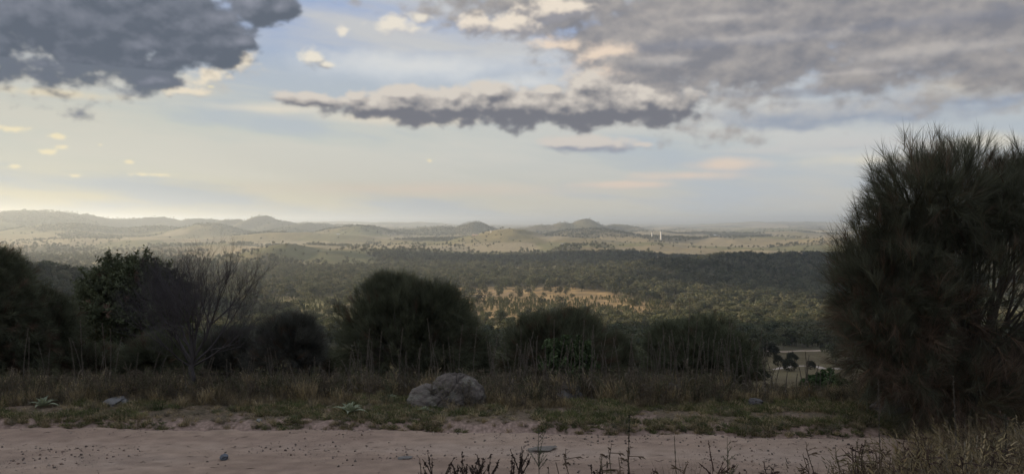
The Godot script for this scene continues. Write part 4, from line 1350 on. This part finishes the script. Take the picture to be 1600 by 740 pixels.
	rock("stone", 632, 9.75, Vector3(0.10, 0.02, 0.06), Color(0.28, 0.26, 0.24), 22, "flat pale stone set into the track by the dark docks", "stone", "stones on the track", 0.3)
	rock("stone", 846, 10.15, Vector3(0.2, 0.035, 0.09), Color(0.27, 0.24, 0.205), 23, "wide flat bluish rock showing through the track", "stone", "stones on the track", 0.4)
	rock("stone", 402, 11.4, Vector3(0.04, 0.035, 0.04), Color(0.42, 0.41, 0.38), 24, "white stone at the grassy edge of the track", "stone", "stones on the track", 0.2)
	make_gravel()
	# roadside trees and bushes
	var fine := sprig_mesh(61, 40, 0.7, 0.10, 0.0046)
	var wisp := sprig_mesh(65, 40, 0.62, 0.14, 0.0032)
	var droop := sprig_mesh(62, 40, 0.7, 0.4, 0.0046)
	var leafy := leaf_sprig(63, 26, 0.3, 0.10)
	var broad := leaf_sprig(64, 30, 0.26, 0.15)
	bush("sheoak_tree", "big dark she-oak with wispy twigs, cut by the picture's edge", "tree", {"sd": 1, "px": 1520, "d": 11.6, "cx": 1540, "cy": 460, "rx": 190, "ry": 200, "rz": 180, "lobes": [[1374, 440, 80, 72, 0.2], [1400, 470, 120, 150, 0.3], [1460, 330, 110, 110, 0.0], [1430, 312, 86, 76, 0.4], [1590, 312, 70, 66, 0.0], [1528, 306, 84, 108, -0.4], [1410, 374, 82, 78, 0.3], [1350, 470, 66, 90, 0.2], [1375, 540, 95, 90, 0.5], [1600, 330, 90, 100, 0.3], [1440, 580, 120, 70, 0.6]], "n": 9000, "mesh": wisp, "len": 0.44, "up": 0.75, "gap": 0.10, "grain": 60.0, "from": 0.45, "limbs": 70, "thick": 1.5, "brown": 0.36, "cut": -0.95, "col": Color(0.105, 0.108, 0.076), "dead": Color(0.145, 0.105, 0.078)})
	bush("sheoak_tree", "tallest round dark she-oak bush, behind the boulder", "tree", {"sd": 2, "px": 640, "d": 19.0, "cx": 634, "cy": 538, "rx": 112, "ry": 108, "n": 6500, "mesh": fine, "len": 0.42, "up": 0.5, "brown": 0.08, "limbs": 26})
	bush("sheoak_tree", "drooping dark she-oak cut off by the picture's edge", "tree", {"sd": 3, "px": -30, "d": 16.5, "cx": -45, "cy": 505, "rx": 118, "ry": 132, "n": 6000, "mesh": droop, "len": 0.42, "up": 0.3, "brown": 0.25, "cut": -0.95})
	bush("sheoak_bush", "drooping dark bush beside the cut-off she-oak", "bush", {"sd": 4, "px": 78, "d": 18.0, "cx": 76, "cy": 540, "rx": 52, "ry": 92, "n": 2400, "mesh": droop, "len": 0.42, "up": 0.2, "brown": 0.3, "limbs": 14})
	bush("eucalypt_sapling", "dense leafy young eucalypt behind the leafless tree", "tree", {"sd": 5, "px": 212, "d": 22.0, "cx": 206, "cy": 486, "rx": 84, "ry": 92, "n": 2600, "mesh": leafy, "len": 0.36, "up": 0.1, "brown": 0.03, "gap": 0.2, "from": 0.55, "col": Color(0.105, 0.118, 0.07), "limbs": 22})
	bush("dark_bush", "shadowy twiggy bush between the leafless tree and the tallest bush", "bush", {"sd": 6, "px": 450, "d": 23.0, "cx": 448, "cy": 556, "rx": 58, "ry": 66, "n": 2600, "mesh": fine, "len": 0.46, "up": 0.4, "col": Color(0.10, 0.10, 0.088), "limbs": 16})
	bush("dark_bush", "shadowy bush low behind the leafless tree's branches", "bush", {"sd": 7, "px": 350, "d": 24.0, "cx": 352, "cy": 572, "rx": 62, "ry": 52, "n": 2200, "mesh": fine, "len": 0.46, "up": 0.4, "col": Color(0.10, 0.10, 0.088), "limbs": 14})
	bush("dark_bush", "low brown bush beneath the leafy young eucalypt", "bush", {"sd": 8, "px": 150, "d": 19.0, "cx": 146, "cy": 578, "rx": 62, "ry": 42, "n": 1800, "mesh": droop, "len": 0.36, "up": 0.3, "brown": 0.6, "limbs": 12})
	bush("dark_bush", "dark twiggy bush under the leafless tree", "bush", {"sd": 9, "px": 250, "d": 18.5, "cx": 252, "cy": 570, "rx": 60, "ry": 52, "n": 2000, "mesh": fine, "len": 0.36, "up": 0.4, "limbs": 14})
	bush("dark_bush", "brownish round bush behind the leafy green shrub", "bush", {"sd": 10, "px": 875, "d": 21.0, "cx": 872, "cy": 568, "rx": 92, "ry": 82, "n": 4200, "mesh": fine, "len": 0.42, "up": 0.45, "brown": 0.30, "limbs": 20})
	bush("dark_bush", "low wide round bush with a soft green top", "bush", {"sd": 11, "px": 1095, "d": 19.0, "cx": 1092, "cy": 570, "rx": 96, "ry": 76, "n": 4600, "mesh": droop, "len": 0.38, "up": 0.45, "brown": 0.06, "limbs": 20, "col": Color(0.108, 0.118, 0.076)})
	bush("dark_bush", "low dark bush filling the gap beside the tallest bush", "bush", {"sd": 16, "px": 515, "d": 24.0, "cx": 515, "cy": 584, "rx": 36, "ry": 36, "n": 1300, "mesh": fine, "len": 0.42, "up": 0.4, "limbs": 10})
	bush("dark_bush", "small dark bush against the side of the tallest bush", "bush", {"sd": 12, "px": 735, "d": 20.5, "cx": 733, "cy": 566, "rx": 34, "ry": 62, "n": 1500, "mesh": fine, "len": 0.38, "up": 0.45, "limbs": 10})
	bush("dark_bush", "dark bush in the gap between brownish bush and low wide bush", "bush", {"sd": 13, "px": 965, "d": 25.0, "cx": 962, "cy": 572, "rx": 36, "ry": 46, "n": 1400, "mesh": fine, "len": 0.42, "up": 0.4, "limbs": 10, "brown": 0.2})
	bush("leafy_shrub", "leafy green shrub with upright shoots among the stalks", "shrub", {"sd": 14, "px": 886, "d": 16.2, "cx": 886, "cy": 576, "rx": 42, "ry": 38, "n": 620, "mesh": broad, "len": 0.30, "up": 0.8, "brown": 0.0, "gap": 0.2, "limbs": 12, "col": Color(0.075, 0.10, 0.05)})
	bush("leafy_shrub", "bright green shrub below the big she-oak's edge", "shrub", {"sd": 15, "px": 1300, "d": 17.5, "cx": 1298, "cy": 612, "rx": 34, "ry": 20, "n": 480, "mesh": broad, "len": 0.26, "up": 0.6, "brown": 0.0, "limbs": 10, "col": Color(0.065, 0.10, 0.045)})
	make_bare_tree()
	print("bushes done ", Time.get_ticks_msec())
	make_stalks()
	make_rosette(545, 11.75, 0.3, "large pale mullein rosette at the edge of the track", 1)
	make_rosette(62, 12.3, 0.27, "pale mullein rosette with upright leaves in front of the grey slab", 2)
	make_rosette(662, 12.0, 0.15, "small mullein rosette in the grass before the boulder", 3)
	make_rosette(590, 11.7, 0.09, "tiny mullein rosette beside the large one", 4)
	make_rosette(525, 13.2, 0.13, "grey mullein rosette in the weeds behind the large one", 5)
	make_rosette(610, 13.2, 0.15, "grey mullein rosette in the weeds beside the boulder", 6)
	make_rosette(312, 12.7, 0.15, "grey mullein rosette at the foot of the leafless tree", 7)
	make_rosette(760, 13.2, 0.13, "grey mullein rosette at the far end of the boulder", 8)
	make_near_plants()
	make_grass()
	for q in [[1203, 385, 24, 17, "round dark shrub on the bare slope below the dirt road"], [1287, 415, 6, 14, "small dark upright shrub beside the dirt road's end"], [1218, 320, 13, 15, "dark shrub beside the bend of the curved pale road"], [1236, 290, 18, 16, "reddish dark shrub below the curved pale road"], [1270, 300, 11, 13, "small shrub overlapping the curved pale road"], [1240, 345, 14, 14, "pale bushy shrub between the two pale roads"], [1190, 250, 26, 12, "low grey green shrub at the foot of the bare slope"], [1150, 300, 20, 16, "grey green shrub beside the low wide bush's top"]]:
		shrub_spot(q[0], q[1], q[2] / F * q[1], q[3] / F * q[1] * 1.5, q[4], leafy, Color(0.062, 0.062, 0.042), int(q[0]))
	make_woods()
	make_young_trees()
	tower(1019, 5950, 363, 4.5, "slim white tower on the far plain, the shorter of the two close together")
	tower(1033, 5700, 362, 6.0, "tallest white tower on the sunlit far plain")
	tower(767, 5450, 359, 3.6, "lone slim white tower on the ridge of the golden hill")
	building(996, 6700, Vector3(36, 8, 14), 0.2, Color(0.7, 0.68, 0.64), Color(0.62, 0.62, 0.62), "white farm shed near the two white towers", "shed")
	building(742, 5400, Vector3(40, 9, 16), -0.3, Color(0.55, 0.40, 0.30), Color(0.5, 0.36, 0.28), "tan farm shed at the foot of the golden hill", "shed")
	building(878, 4700, Vector3(22, 6, 10), 0.5, Color(0.55, 0.50, 0.45), Color(0.42, 0.38, 0.36), "small farmhouse in the shade of the wooded hill", "house")
	building(528, 6500, Vector3(24, 7, 12), 0.1, Color(0.7, 0.68, 0.62), Color(0.6, 0.6, 0.58), "pale farmhouse in the hazy fields beyond the green hill", "house")
	building(1120, 8200, Vector3(70, 9, 20), 0.1, Color(0.72, 0.70, 0.66), Color(0.7, 0.7, 0.68), "long white shed on the far plain", "shed")
	print("all done ", Time.get_ticks_msec())
